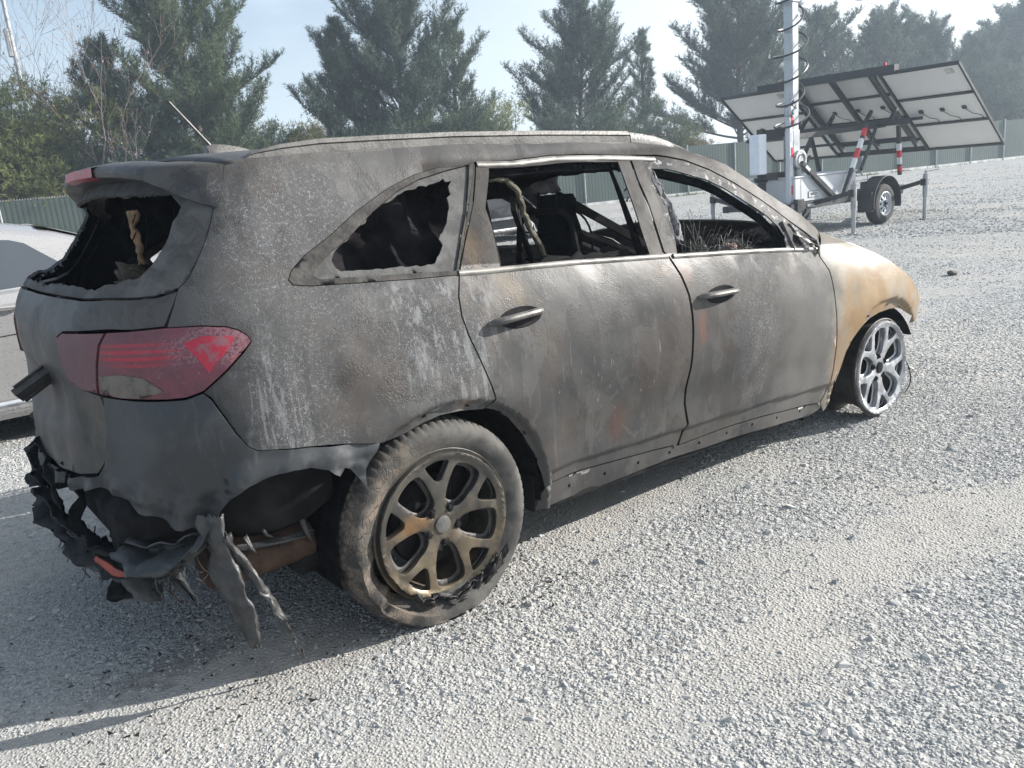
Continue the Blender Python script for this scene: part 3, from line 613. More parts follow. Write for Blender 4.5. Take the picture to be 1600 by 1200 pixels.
rn_ = random.Random(91); mb = MB()
for i in range(520):
    k = i % 4
    if k == 0: x, y = rn_.gauss(-.85, .25), rn_.gauss(-.55, .25)
    elif k == 1: x, y = rn_.uniform(-.6, 2.6), -1.0-abs(rn_.gauss(0, .16))
    elif k == 2: x, y = rn_.gauss(.25, .25), rn_.gauss(-1.02, .08)
    else: x, y = rn_.gauss(-.5, .3), rn_.gauss(-.9, .12)
    s_ = rn_.uniform(.003, .013); c = Vector((x, y, gz(x, y)+.010)); q = [c+Vector((rn_.uniform(-1,1)*s_, rn_.uniform(-1,1)*s_, rn_.uniform(-.3,.6)*s_)) for _ in range(4)]; mb.add(q, [(0,1,2),(0,2,3),(0,3,1),(1,2,3)])
tag(mb.build('soot_flakes', simple('soot_flake', (.03,.028,.027), .9, 0, .5, 40), smooth=False), 'black soot flakes and glass crumbs scattered on the gravel round the wreck', 'debris', kind='stuff')
# ================================================================= body surface of the wreck
# ---- body surface: u runs along the side (x) then round the rear corner; s = ordinary height
SH=.045
def zc(x,z): return z+SH*(x-.3)
_zt=[.10,.20,.30,.40,.48,.56,.68,.83,.93,1.01,1.06,1.12,1.28,1.40,1.475,1.525,1.56,1.585,1.62]
_wt=[.84,.865,.885,.895,.905,.925,.943,.945,.935,.915,.897,.872,.798,.740,.700,.668,.635,.59,.50]
_zf=[.10,.30,.55,.70,.85,.93,.99,1.04,1.08,1.12,1.3]
_wf=[.86,.88,.905,.925,.925,.905,.87,.82,.75,.64,.4]
_zr=[.30,.45,.60,.72,.85,1.0,1.08,1.18,1.26,1.38,1.505,1.575,1.64]
_xr=[.95,.96,.96,.955,.95,.945,.945,.910,.825,.72,.62,.56,.45]
def sm(a,b,x):
    t=np.clip((x-a)/(b-a),0,1);return t*t*(3-2*t)
def smooth_tab(zt,wt):
    zz=np.linspace(zt[0],zt[-1],400);ww=np.interp(zz,zt,wt)
    for _ in range(3):
        w2=np.pad(ww,8,mode='edge')+0;w2[:8]=ww[0]-(np.arange(8,0,-1))*(ww[1]-ww[0]);w2[-8:]=ww[-1]+(np.arange(1,9))*(ww[-1]-ww[-2])
        ww=np.convolve(w2,np.ones(17)/17,'valid')
    return zz,ww
_A=smooth_tab(_zt,_wt);_B=smooth_tab(_zf,_wf);_C=smooth_tab(_zr,_xr)
def halfw(x,z):
    q=zc(x,z)
    a=np.interp(q,*_A);b=np.interp(q,*_B)
    t=sm(2.15,2.75,x)
    w=a*(1-t)+b*t
    w=w*(1-.11*np.clip((x-2.7)/.8,0,2)**2)
    # wheel arch flares
    return w
_n=2.5;_th=np.linspace(0,np.pi/2,400);_a=np.sin(_th)**(2/_n);_b=np.cos(_th)**(2/_n)
_L=np.concatenate([[0],np.cumsum(np.hypot(np.diff(_a*.62),np.diff(_b*.93)))])
X0=-.35;LEN=_L[-1]
def surf(u,z,side=-1):
    """u metres (x along the side for u>X0, arc length round the corner below), returns xyz of right (side=-1) half; u<X0-LEN goes past the centre line"""
    u=np.asarray(u,float);z=np.asarray(z,float);u,z=np.broadcast_arrays(u,z)
    s=np.clip(X0-u,0,None);over=s>LEN
    s2=np.where(over,2*LEN-s,s)
    a=np.interp(s2,_L,_a);b=np.interp(s2,_L,_b)
    xr=-np.interp(z,*_C)
    x=np.where(u>=X0,u,X0+(xr-X0)*a)
    w=halfw(np.maximum(x,X0) if False else np.where(u>=X0,u,X0),z)
    y=w*b*np.where(over,-1,1)
    return np.stack([x,side*y,z],-1)
# outlines of the body panels in metres: (distance along the side and round the rear corner, height)
TR = {
 'ditch': [(-0.561, 1.519), (-0.458, 1.527), (-0.308, 1.527), (-0.144, 1.533), (0.087, 1.533), (0.396, 1.532), (0.65, 1.524), (0.842, 1.521), (1.292, 1.501), (1.451, 1.477), (1.606, 1.441), (1.703, 1.413), (1.8, 1.376), (1.887, 1.319), (1.975, 1.255), (2.067, 1.191), (2.161, 1.123), (2.28, 1.057), (2.334, 1.034)],
 'gate_shut': [(-0.564, 1.518), (-0.59, 1.446), (-0.623, 1.4), (-0.645, 1.323), (-0.671, 1.259), (-0.689, 1.216), (-0.717, 1.189), (-0.73, 1.146), (-0.755, 1.092)],
 'lamp': [(-1.217, 1.065), (-1.174, 1.081), (-0.958, 1.089), (-0.859, 1.088), (-0.756, 1.091), (-0.658, 1.087), (-0.591, 1.077), (-0.562, 1.065), (-0.54, 1.047), (-0.535, 1.03), (-0.561, 1.008), (-0.619, 0.963), (-0.692, 0.913), (-0.738, 0.901), (-0.795, 0.899), (-0.868, 0.901), (-0.951, 0.903), (-1.037, 0.913), (-1.123, 0.921), (-1.186, 0.936), (-1.212, 0.98), (-1.222, 1.025)],
 'lampsplit': [(-0.951, 1.086), (-0.987, 1.051), (-1.014, 0.996), (-1.03, 0.941), (-1.033, 0.913)],
 'q_trim': [(0.43, 1.467), (0.341, 1.456), (0.27, 1.459), (0.171, 1.444), (0.054, 1.409), (-0.088, 1.348), (-0.203, 1.285), (-0.301, 1.241), (-0.358, 1.204), (-0.378, 1.179), (-0.368, 1.162), (-0.316, 1.151), (-0.164, 1.137), (0.037, 1.121), (0.197, 1.111)],
 'q_glass': [(0.404, 1.46), (0.296, 1.446), (0.185, 1.428), (0.081, 1.395), (-0.035, 1.338), (-0.143, 1.273), (-0.222, 1.236), (-0.285, 1.198), (-0.296, 1.179), (-0.28, 1.166), (-0.124, 1.152), (0.194, 1.126), (0.318, 1.309)],
 'q_hole': [(-0.209, 1.232), (-0.201, 1.239), (-0.167, 1.26), (-0.137, 1.276), (-0.097, 1.305), (-0.065, 1.315), (-0.037, 1.336), (-0.0, 1.353), (0.035, 1.367), (0.072, 1.379), (0.112, 1.397), (0.145, 1.401), (0.181, 1.407), (0.218, 1.407), (0.25, 1.412), (0.279, 1.423), (0.287, 1.411), (0.307, 1.411), (0.291, 1.394), (0.284, 1.367), (0.267, 1.358), (0.261, 1.329), (0.236, 1.291), (0.212, 1.264), (0.18, 1.234), (0.181, 1.21), (0.159, 1.186), (0.126, 1.159), (0.072, 1.16), (0.005, 1.166), (-0.06, 1.168), (-0.139, 1.174), (-0.206, 1.179), (-0.22, 1.19), (-0.22, 1.214)],
 'c_shut': [(0.237, 0.699), (0.225, 0.748), (0.196, 0.848), (0.172, 0.922), (0.162, 0.986), (0.171, 1.046), (0.197, 1.11), (0.222, 1.15), (0.285, 1.237), (0.352, 1.327), (0.434, 1.467)],
 'b_shut': [(1.222, 1.448), (1.211, 1.433), (1.199, 1.359), (1.199, 1.238), (1.183, 1.067), (1.204, 1.045), (1.241, 0.965), (1.261, 0.885), (1.268, 0.799), (1.265, 0.72), (1.255, 0.593), (1.24, 0.496), (1.244, 0.432), (1.274, 0.331), (1.24, 0.256), (1.222, 0.225)],
 'door_top': [(0.432, 1.465), (0.606, 1.468), (0.801, 1.476), (1.074, 1.464), (1.211, 1.453), (1.375, 1.443), (1.535, 1.414), (1.668, 1.367), (1.807, 1.296), (1.943, 1.21), (2.075, 1.105), (2.205, 1.011)],
 'rdoor_bot': [(1.205, 0.247), (0.986, 0.269), (0.826, 0.282), (0.649, 0.292), (0.545, 0.303)],
 'fdoor_bot': [(1.242, 0.24), (1.517, 0.24), (1.847, 0.22), (2.277, 0.182)],
 'f_shut': [(2.219, 0.916), (2.272, 0.844), (2.303, 0.739), (2.321, 0.625), (2.336, 0.481), (2.335, 0.351), (2.308, 0.223), (2.277, 0.182)],
 'sill_bot': [(0.445, 0.196), (0.488, 0.203), (0.712, 0.184), (1.214, 0.185), (1.67, 0.161), (2.226, 0.119)],
 'fw_open': [(1.292, 1.389), (1.392, 1.382), (1.533, 1.346), (1.621, 1.323), (1.71, 1.283), (1.795, 1.231), (1.873, 1.179), (1.938, 1.133), (1.982, 1.082), (2.0, 1.034), (1.983, 0.985), (1.757, 1.003), (1.502, 1.028), (1.26, 1.051), (1.289, 1.135), (1.295, 1.191), (1.308, 1.252), (1.286, 1.28), (1.278, 1.343)],
 'rw_open': [(0.484, 1.444), (0.628, 1.441), (0.862, 1.444), (1.139, 1.43), (1.136, 1.417), (1.103, 1.062), (0.728, 1.09), (0.377, 1.117), (0.4, 1.254), (0.401, 1.31), (0.476, 1.428)],
 'tri': [(2.037, 1.117), (2.205, 1.011), (2.218, 0.956), (2.055, 0.976)],
 'arch_lip': [(-0.179, 0.654), (-0.166, 0.65), (-0.111, 0.654), (-0.039, 0.674), (0.035, 0.685), (0.11, 0.682), (0.195, 0.665), (0.251, 0.647), (0.309, 0.605), (0.38, 0.52), (0.438, 0.429), (0.464, 0.345), (0.474, 0.272), (0.452, 0.191)],
 'arch_crease': [(-0.212, 0.667), (-0.142, 0.695), (-0.064, 0.713), (0.024, 0.726), (0.114, 0.725), (0.229, 0.704), (0.284, 0.677), (0.35, 0.637), (0.412, 0.571), (0.472, 0.488), (0.511, 0.4), (0.529, 0.31)],
 'q_low': [(-0.692, 0.913), (-0.674, 0.895), (-0.643, 0.831), (-0.623, 0.79), (-0.597, 0.746), (-0.573, 0.728), (-0.43, 0.707), (-0.308, 0.686), (-0.212, 0.665), (-0.179, 0.654)],
 'bumper': [(-1.027, 0.904), (-0.869, 0.897), (-0.739, 0.897), (-0.693, 0.909), (-0.675, 0.892), (-0.644, 0.828), (-0.624, 0.786), (-0.598, 0.742), (-0.574, 0.725), (-0.431, 0.702), (-0.308, 0.681), (-0.212, 0.661), (-0.234, 0.631), (-0.269, 0.602), (-0.271, 0.537), (-0.296, 0.578), (-0.326, 0.613), (-0.359, 0.597), (-0.383, 0.623), (-0.436, 0.648), (-0.493, 0.654), (-0.544, 0.653), (-0.633, 0.636), (-0.694, 0.609), (-0.726, 0.559), (-0.734, 0.518), (-0.779, 0.514), (-0.824, 0.516), (-0.897, 0.547), (-0.942, 0.565), (-1.012, 0.599), (-1.068, 0.612), (-1.129, 0.63), (-1.204, 0.639), (-1.327, 0.661), (-1.126, 0.653), (-1.081, 0.693), (-1.052, 0.746), (-1.033, 0.805), (-1.029, 0.851)],
 'gate_top': [(-0.717, 1.189), (-0.781, 1.174), (-0.86, 1.174), (-0.967, 1.174), (-1.091, 1.174), (-1.282, 1.175), (-1.519, 1.178)],
 'gate_low': [(-1.026, 0.908), (-1.033, 0.851), (-1.037, 0.805), (-1.058, 0.745), (-1.086, 0.695), (-1.133, 0.655), (-1.299, 0.674), (-1.608, 0.666)],
 'rearhole': [(-0.807, 1.425), (-0.781, 1.408), (-0.801, 1.368), (-0.803, 1.332), (-0.826, 1.293), (-0.844, 1.254), (-0.871, 1.226), (-0.933, 1.223), (-0.958, 1.212), (-1.008, 1.208), (-1.046, 1.196), (-1.112, 1.206), (-1.211, 1.217), (-1.506, 1.224)],
}
UC = X0-LEN
ARCH = [((.045, .285), .445, .40), ((2.80, .175), .455, .385)]
def zoff(u, z):
    """outward displacement of the skin: wheel arch swelling, recessed flange, door step, heat buckling"""
    d = 0.0
    for (cx, cz), rc, rl in ARCH:
        r = math.hypot(u-cx, z-cz)
        if z > .12:
            if r >= rc: d += .020*math.exp(-((r-rc)/.11)**2)
            else: t_ = min(1, (rc-r)/.024); d += .020-.026*t_*t_*(3-2*t_)
    q = z+SH*(u-.3)
    if .5 < u < 2.35: d -= .016*(1-min(1, max(0, (q-.345)/.02)))
    # shallow hollow low on the rear door
    d -= .012*math.exp(-(((u-.78)/.30)**2+((q-.55)/.13)**2))
    d += .0055*noise.noise(Vector((u*3.1, z*3.3, 1.7)))+.0024*noise.noise(Vector((u*10, z*9, 4.2)))+(.006*max(0, noise.noise(Vector((u*7, z*4, 8.8)))-.15) if -.5 < u < .3 else 0)
    return d
def sp(u, z, off=0.0, side=-1, raw=False):
    p = Vector(surf(u, z, side)); e = .004
    if off or not raw:
        a = Vector(surf(u+e, z, side))-Vector(surf(u-e, z, side)); b = Vector(surf(u, z+e, side))-Vector(surf(u, z-e, side))
        n = a.cross(b)
        if n.length > 1e-12:
            n.normalize()
            if side > 0: n = -n
        p += n*(off+(0 if raw else zoff(u, z)))
    return p
def dense(poly, step):
    out = []
    for i, a in enumerate(poly):
        b = poly[(i+1) % len(poly)]; L_ = math.dist(a, b); k = max(1, int(L_/step))
        out += [(a[0]+(b[0]-a[0])*t/k, a[1]+(b[1]-a[1])*t/k) for t in range(k)]
    return out
def area(p): return .5*sum(p[i][0]*p[(i+1) % len(p)][1]-p[(i+1) % len(p)][0]*p[i][1] for i in range(len(p)))
def inset(poly, d):
    if d == 0: return poly
    s = 1 if area(poly) > 0 else -1; out = []; n = len(poly)
    for i in range(n):
        a, b, c = Vector(poly[i-1]), Vector(poly[i]), Vector(poly[(i+1) % n])
        e1 = (b-a); e2 = (c-b)
        if e1.length < 1e-6 or e2.length < 1e-6: out.append(tuple(b)); continue
        e1.normalize(); e2.normalize(); m_ = Vector((-e1.y-e2.y, e1.x+e2.x))
        if m_.length < .3: out.append(tuple(b)); continue
        m_.normalize(); k = min(2.0, 1/max(.3, abs(m_.dot(Vector((-e1.y, e1.x)))))); q = b+m_*d*s*k
        out.append((q.x, q.y))
    return out
def inside(p, poly):
    x, y = p; c = False; j = len(poly)-1
    for i in range(len(poly)):
        xi, yi = poly[i]; xj, yj = poly[j]
        if (yi > y) != (yj > y) and x < (xj-xi)*(y-yi)/(yj-yi)+xi: c = not c
        j = i
    return c
def flat_mesh(outline, holes=(), res=.02, gap=0.0):
    """triangulated 2-D sheet: outline, holes, regular interior points"""
    o = dense(inset(outline, gap), res); hs = [dense(inset(h, 0), res) for h in holes]
    V = [Vector(p) for p in o]; F = [list(range(len(o)))]; n = len(o)
    for h in hs: V += [Vector(p) for p in h]; F.append(list(range(n, n+len(h)))); n += len(h)
    us = [p[0] for p in o]; zs = [p[1] for p in o]; j = 0; z = min(zs)
    bnd = np.array([p for p in o]+[p for h in hs for p in h])
    while z < max(zs):
        u = min(us)+(res/2 if j % 2 else 0)
        while u < max(us):
            if inside((u, z), o) and not any(inside((u, z), h) for h in hs) and ((bnd[:,0]-u)**2+(bnd[:,1]-z)**2).min() > (res*.45)**2: V.append(Vector((u, z)))
            u += res
        z += res*.87; j += 1
    v2, e2, f2, *_ = delaunay_2d_cdt(V, [], F, 0, 1e-5)
    ov = [tuple(p) for p in v2]; ff = []
    for f in f2:
        c = (sum(ov[i][0] for i in f)/len(f), sum(ov[i][1] for i in f)/len(f))
        if inside(c, o) and not any(inside(c, h) for h in hs): ff.append(tuple(f))
    return ov, ff
def skin(name, outline, mat, parent, holes=(), res=.02, gap=.003, off=0.0, thick=.006, side=-1, raw=False, fn=None, label=None):
    """body panel cut from the surface: front and back sheets, rim, and exact surface normals"""
    v, f = flat_mesh(outline, holes, res, gap)
    def F3(a, b):
        p = sp(a, b, off, side, raw); return fn(p, a, b) if fn else p
    e = .004; P = []; N = []
    for a, b in v:
        n = (F3(a+e, b)-F3(a-e, b)).cross(F3(a, b+e)-F3(a, b-e)); p = F3(a, b)
        if n.length < 1e-12: n = Vector((0, side, 0))
        n.normalize(); ref = Vector((0, side, 0)) if a > X0 else Vector((p.x-X0, p.y, 0)); 
        if n.dot(ref) < 0: n = -n
        P.append(p); N.append(n)
    nv = len(P); ff = []
    for t in f:
        fn_ = (P[t[1]]-P[t[0]]).cross(P[t[2]]-P[t[0]]); m_ = N[t[0]]+N[t[1]]+N[t[2]]
        ff.append(tuple(t) if fn_.dot(m_) >= 0 else tuple(t[::-1]))
    ed = {}
    for t in ff:
        for i in range(len(t)):
            a, b = t[i], t[(i+1) % len(t)]; ed[(a, b)] = ed.get((a, b), 0)+1
    rim = [(a, b) for (a, b) in ed if (b, a) not in ed]
    faces = list(ff)+[tuple(i+nv for i in t[::-1]) for t in ff]+[(b, a, a+nv, b+nv) for a, b in rim]
    me = bpy.data.meshes.new(name); me.from_pydata([tuple(p) for p in P]+[tuple(p-n*thick) for p, n in zip(P, N)], [], faces)
    me.materials.append(mat); me.materials.append(M['char'] if mat in (M['paint'], M['paintf'], M['glassrest']) else mat)
    me.polygons.foreach_set('use_smooth', [True]*len(me.polygons)); me.polygons.foreach_set('material_index', [0]*len(ff)+[1]*len(ff)+[0]*len(rim)); me.update()
    ln = []; nf = len(ff)
    for k, p in enumerate(me.polygons):
        if k < nf: ln += [N[i] for i in p.vertices]
        elif k < 2*nf: ln += [-N[i-nv] for i in p.vertices]
        else: ln += [p.normal.copy()]*len(p.vertices)
    me.normals_split_custom_set([tuple(n) for n in ln])
    o = bpy.data.objects.new(name, me); COL.objects.link(o); o.parent = parent
    if label: o['label'] = label
    return o
D = TR
suv = thing('burnt_suv', 'burnt-out grey SUV with missing windows, ochre front fender and melted rear bumper', 'car', (0, 0, 0))
def rev(l): return list(l)[::-1]
ditch = D['ditch'][:-3]+[(2.26, 1.072), (2.345, 1.035)]
lamp = [(-1.103,1.083),(-1.071,1.096)]+D['lamp'][2:]
lamp = D['lamp']
top_l = lamp[4:10]      # shut line to tip, along the top
bot_l = lamp[10:13]     # tip back along the underside
cs_up = D['c_shut']
frame_poly = (D['gate_shut'][:-1]+[(-0.755,1.093)]+[(p[0], p[1]+.004) for p in lamp[5:9]]+[(-0.532,1.031)]+[(p[0], p[1]-.004) for p in lamp[10:13]]
              +D['q_low'][1:]+D['arch_lip'][1:6]+[(.205,.664)]+cs_up[:]+D['door_top'][1:]+[(2.26,.985),(2.345,1.02)]+rev(ditch)[:-1])
for side in (-1, 1):
    lb = None
    skin('body_side', frame_poly, M['paint'], suv, holes=[D['q_trim']], side=side, gap=0, thick=.02)
    # ---- doors
    cshut = [(p[0]+.004, p[1]) for p in cs_up]
    bs = D['b_shut']
    rdoor = cshut+[(p[0], p[1]-.006) for p in D['door_top'][1:5]][:3]+[(1.205, 1.447)]+[(p[0]-.004, p[1]) for p in bs[1:]]+D['rdoor_bot'][1:]+rev(D['arch_crease'])[0:0]
    rdoor += [(.545,.303),(.476,.230),(.452,.196),(.474,.272),(.464,.345),(.438,.429),(.380,.520),(.309,.605),(.251,.647),(.205,.660)]
    # remove degenerate tail ordering
    rdoor = cshut+[(.606,1.462),(.801,1.470),(1.074,1.458),(1.203,1.447)]+[(p[0]-.003, p[1]) for p in bs[1:]]+[(1.205,.247),(.986,.269),(.826,.282),(.649,.292),(.500,.300),(.476,.285)]+[(.466,.345),(.438,.429),(.380,.520),(.309,.605),(.251,.649),(.212,.664)]
    rdoor_o = skin('rear_door', rdoor, M['paint'], suv, holes=[inset(D['rw_open'], 0)], side=side, gap=.002, res=.014)
    fd_top = [(p[0], p[1]-.006) for p in D['door_top'][5:11]]
    fdoor = [(1.228,1.447),(1.30,1.443)]+fd_top+[(2.200,1.000),(2.210,.955)]+D['f_shut']+rev(D['fdoor_bot'])[1:-1]+[(1.242,.240)]+rev([(p[0]+.006, p[1]) for p in bs[1:-1]])
    fdoor_o = skin('front_door', fdoor, M['paintf'], suv, holes=[D['fw_open']], side=side, gap=.002)
    # ---- sill with its clip holes
    sill = [(.476,.281),(.500,.296),(.649,.288),(.826,.278),(.986,.265),(1.205,.243),(1.242,.236),(1.517,.236),(1.847,.216),(2.277,.178),(2.30,.150)]+rev(D['sill_bot'])+[(.462,.24)]
    hs = []
    for i in range(9):
        u = .62+i*.19; zz = np.interp(u, [.6,1.2,1.7,2.25], [.243,.216,.199,.158]); s_ = .007
        hs.append([(u-s_, zz-s_), (u+s_, zz-s_), (u+s_, zz+s_), (u-s_, zz+s_)])
    skin('sill', sill, M['paint'], suv, holes=hs, side=side, gap=.001, off=-.004, thick=.015)
    # ---- front fender
    fender = [(2.345,1.030),(2.40,1.012),(2.47,.995),(2.56,.968),(2.66,.925),(2.78,.862),(2.90,.805),(3.00,.748),(3.085,.701),(3.194,.629),(3.246,.553),(3.243,.517)]+D_f if False else None
    fl = [(3.245,.545),(3.235,.490),(3.155,.430),(3.131,.479),(3.052,.522),(2.968,.551),(2.866,.562),(2.756,.560),(2.674,.545),(2.599,.515),(2.528,.465),(2.479,.405),(2.450,.333),(2.430,.290),(2.395,.218),(2.350,.148),(2.320,.128)]
    fender = [(2.350,1.018),(2.40,1.008),(2.47,.990),(2.56,.962),(2.66,.918),(2.78,.860),(2.90,.802),(3.00,.745),(3.085,.696),(3.194,.625)]+fl+[(2.283,.182)]+rev([(p[0]+.006, p[1]) for p in D['f_shut'][:-1]])+[(2.245,.955),(2.30,.985)]
    fo = skin('front_fender', fender, M['paint'], suv, side=side, gap=.001)
    if side < 0: fo['label'] = 'ochre heat-bleached front fender'
    # clip slots on the arch flanges
    mb = MB()
    for (cx, cz), rc, rl in ARCH:
        a_ = [.62, 1.0, 1.35, 1.75, 2.1, .3, 0] if cx < 1 else [1.15, 1.5, 1.95, 2.4, 2.85]
        for a in a_:
            r = (rc+rl)/2-.004; u, z = cx+r*math.cos(a), cz+r*math.sin(a)
            p = sp(u, z, .0012, side); t = Vector((-math.sin(a), 0, math.cos(a)))
            mb.bar(p-t*.007, p+t*.007, .003, .012, up=(0,1,0))
    mb.build('clip_slot', M['char'], suv)
    # ---- belt moulding and window trims
    belt = [(.20,1.118),(.42,1.104),(.78,1.081),(1.20,1.048)]; belt2 = [(1.23,1.044),(1.62,1.011),(1.95,.981),(2.21,.953)]
    for par, bl in ((rdoor_o, belt), (fdoor_o, belt2)):
        mb = MB(); rows = []
        for (u, z) in dense(bl, .05)[:-int(math.dist(bl[0], bl[-1])/.05) or None][:40]+[bl[-1]]:
            if u > bl[-1][0]: continue
            rows.append([sp(u, z-.010, .001, side), sp(u, z-.006, .007, side), sp(u, z+.005, .007, side), sp(u, z+.010, .000, side)])
        rows.sort(key=lambda r: r[0].x); mb.grid(rows); o = mb.build('belt_moulding', M['trim'], par, ang=60)
    ring = skin('quarter_window_trim', D['q_trim'], M['qtrim'], suv, holes=[D['q_glass']], side=side, gap=.002, off=.002, thick=.008, res=.02)
    hole = D['q_hole'] if side < 0 else inset(D['q_glass'], .012)
    if side < 0:
        rnd = random.Random(5); hh = []
        for a in dense(hole, .012): hh.append((a[0]+rnd.uniform(-.003,.003), a[1]+rnd.uniform(-.003,.003)))
        skin('quarter_window_glass', D['q_glass'], M['glassrest'], suv, holes=[hh, [(.385,1.385),(.392,1.392),(.398,1.386),(.396,1.376),(.388,1.374)]], side=side, gap=.001, off=-.006, thick=.005, res=.018)
    # bright moulding along the top of the door frames
    mb = MB()
    tp = [(.436,1.459)]+[(p[0], p[1]-.014) for p in D['door_top'][1:5]]+[(1.35,1.425)]
    rows = [[sp(u, z-.010, .002, side), sp(u, z-.006, .006, side), sp(u, z+.006, .006, side), sp(u, z+.010, .001, side)] for u, z in tp]
    mb.grid(rows); mb.build('roof_edge_moulding', M['trim'], suv, ang=60)
# door handles with their hollows
def handle(u0, u1, zc0, zc1, parent, side=-1):
    mb = MB(); pts = []; rr = []
    for i in range(13):
        t = i/12; u = u0+(u1-u0)*t; z = zc0+(zc1-zc0)*t; lift = .040*min(1, math.sin(math.pi*max(.001, min(.999, t)))**.5*1.15)
        pts.append(sp(u, z, lift-.006, side)); rr.append(.016 if .06 < t < .94 else .008)
    mb.tube(pts, rr, 10, sq=(1.0, .8)); mb.build('door_handle', M['rail'], parent)
    mb = MB(); n = 20; c = ((u0*.40+u1*.60), (zc0*.4+zc1*.6)-.004); rows = []
    for k in range(n+1):
        a = 2*math.pi*k/n; rows.append([sp(c[0]+math.cos(a)*q*(u1-u0)*.40, c[1]+math.sin(a)*q*.036, o_, side) for q, o_ in ((1, .0015), (.93, .004), (.8, .0025), (.4, .0015), (.0, .0015))])
    mb.grid(rows); mb.build('handle_recess', M['liner'], parent)
doors = [o for o in bpy.data.objects if o.parent == suv and o.name.startswith(('rear_door', 'front_door'))]
rd = [o for o in doors if o.name.startswith('rear_door')]; fd = [o for o in doors if o.name.startswith('front_door')]
handle(.262, .495, .942, .950, rd[0]); handle(1.318, 1.562, .868, .858, fd[0])
handle(.262, .495, .942, .950, rd[1], 1); handle(1.318, 1.562, .868, .858, fd[1], 1)
# ---------------------------------------------------------------- tail lamps
ls = D['lampsplit']
outer = [ls[0]]+lamp[3:18]+rev(ls)[0:4]
outer = [(-0.952,1.086)]+lamp[3:17]+[(-1.033,0.913),(-1.031,0.941),(-1.014,0.996),(-0.986,1.052)]
inner = [(-0.959,1.085),(-0.994,1.051),(-1.022,0.996),(-1.039,0.941),(-1.042,0.912)]+lamp[18:22]+[lamp[0],lamp[1]]
for side in (-1, 1):
    lo = skin('tail_lamp', outer, M['lens'], suv, side=side, gap=.002, off=.010, thick=.03, res=.015, raw=True)
    ln = skin('tailgate_lamp', inner, M['lensin'], suv, side=side, gap=.002, off=.010, thick=.03, res=.015, raw=True)
    skin('reflector', [(-0.659,1.06),(-0.573,1.05),(-0.602,1.016),(-0.647,0.98),(-0.664,0.962),(-0.68,0.994),(-0.715,1.046)], M['lensred'], lo, side=side, gap=0, off=.0125, thick=.002, res=.015, raw=True, label='bright red triangular reflector')
    skin('reverse_lens', [(-1.015,0.922),(-1.02,0.964),(-0.928,0.971),(-0.854,0.96),(-0.799,0.922),(-0.867,0.905),(-0.951,0.907)], M['lenswhite'], lo, side=side, gap=0, off=.0125, thick=.002, res=.015, raw=True)
# ---------------------------------------------------------------- tailgate
def sym(right): return right+[(2*UC-a, b) for a, b in rev(right)]
gl = [(-0.719,1.186),(-0.733,1.145),(-0.761,1.095)]+[(-0.86,1.091),(-0.959,1.093),(-1.174,1.085),(-1.223,1.068),(-1.228,1.023),(-1.218,0.977),(-1.191,0.932),(-1.123,0.916),(-1.042,0.907)]+[(-1.036,0.874),(-1.044,0.805),(-1.064,0.747),(-1.092,0.696),(-1.134,0.659),(-1.25,0.64),(-1.4,0.628),(-1.52,0.622)]
gl = rev(gl)
gate_poly = [(p[0], p[1]) for p in gl]+[(-0.781,1.172),(-0.86,1.171),(-0.966,1.171),(-1.089,1.171),(-1.223,1.177),(-1.423,1.182)]
def gate_fn(p, u, z):
    # plate recess and beaten lower edge
    t = math.exp(-(((u-UC)/.34)**4+((z-.86)/.085)**4)); p = p+Vector((.035*t, 0, 0))
    return p+Vector((.006*noise.noise(Vector((u*7, z*7, 0))), 0, 0))
full = rev(gate_poly)  # from window edge centre-ish round to bottom
fullp = full+[(2*UC-a, b) for a, b in gate_poly]
gate = skin('tailgate', fullp, M['paint'], suv, gap=.002, fn=gate_fn, thick=.02, res=.025)
rh = [(-0.808,1.425),(-0.78,1.408),(-0.801,1.368),(-0.804,1.332),(-0.825,1.293),(-0.844,1.254),(-0.871,1.226),(-0.933,1.224),(-0.958,1.212),(-1.009,1.208),(-1.046,1.195),(-1.111,1.206),(-1.21,1.212),(-1.244,1.207),(-1.37,1.216),(-1.516,1.205),(-1.61,1.21)]
rhl = [(-1.857,1.21),(-2.051,1.204),(-2.226,1.218),(-2.382,1.214),(-2.469,1.248),(-2.498,1.318),(-2.523,1.408),(-2.44,1.44)]
gs = D['gate_shut']
fr_r = [(-0.582,1.5),(-0.598,1.446),(-0.628,1.4),(-0.65,1.323),(-0.675,1.259),(-0.693,1.216),(-0.72,1.192),(-0.781,1.178),(-0.861,1.177),(-0.967,1.177),(-1.089,1.177),(-1.221,1.183),(-1.417,1.188)]
fr = fr_r+[(2*UC-a, b) for a, b in rev(fr_r)]+[(-2.4,1.50),(-1.66,1.505),(-.9,1.50)]
rnd = random.Random(3)
hole = [(a+rnd.uniform(-.004,.004), b+rnd.uniform(-.004,.004)) for a, b in dense(rh+rhl+[(-1.66,1.47),(-.86,1.452)], .02)]
skin('rear_window_frame', fr, M['glassrest'], suv, holes=[hole], gap=.001, off=-.004, thick=.012, res=.022)
# dislodged handle garnish hanging off the tailgate
mb = MB(); a, b = Vector((-.915, -.12, .925)), Vector((-1.022, -.11, .868))
mb.bar(a, b, .085, .022, up=(0, .5, 1)); mb.bar(a+Vector((0,0,.018)), b+Vector((.006,0,.018)), .095, .005, up=(0,.5,1)); mb.bar(a+Vector((.01,.03,-.02)), b+Vector((.02,.03,-.02)), .02, .02, up=(0,.5,1))
mb.build('loose_handle_trim', M['shred'], gate)
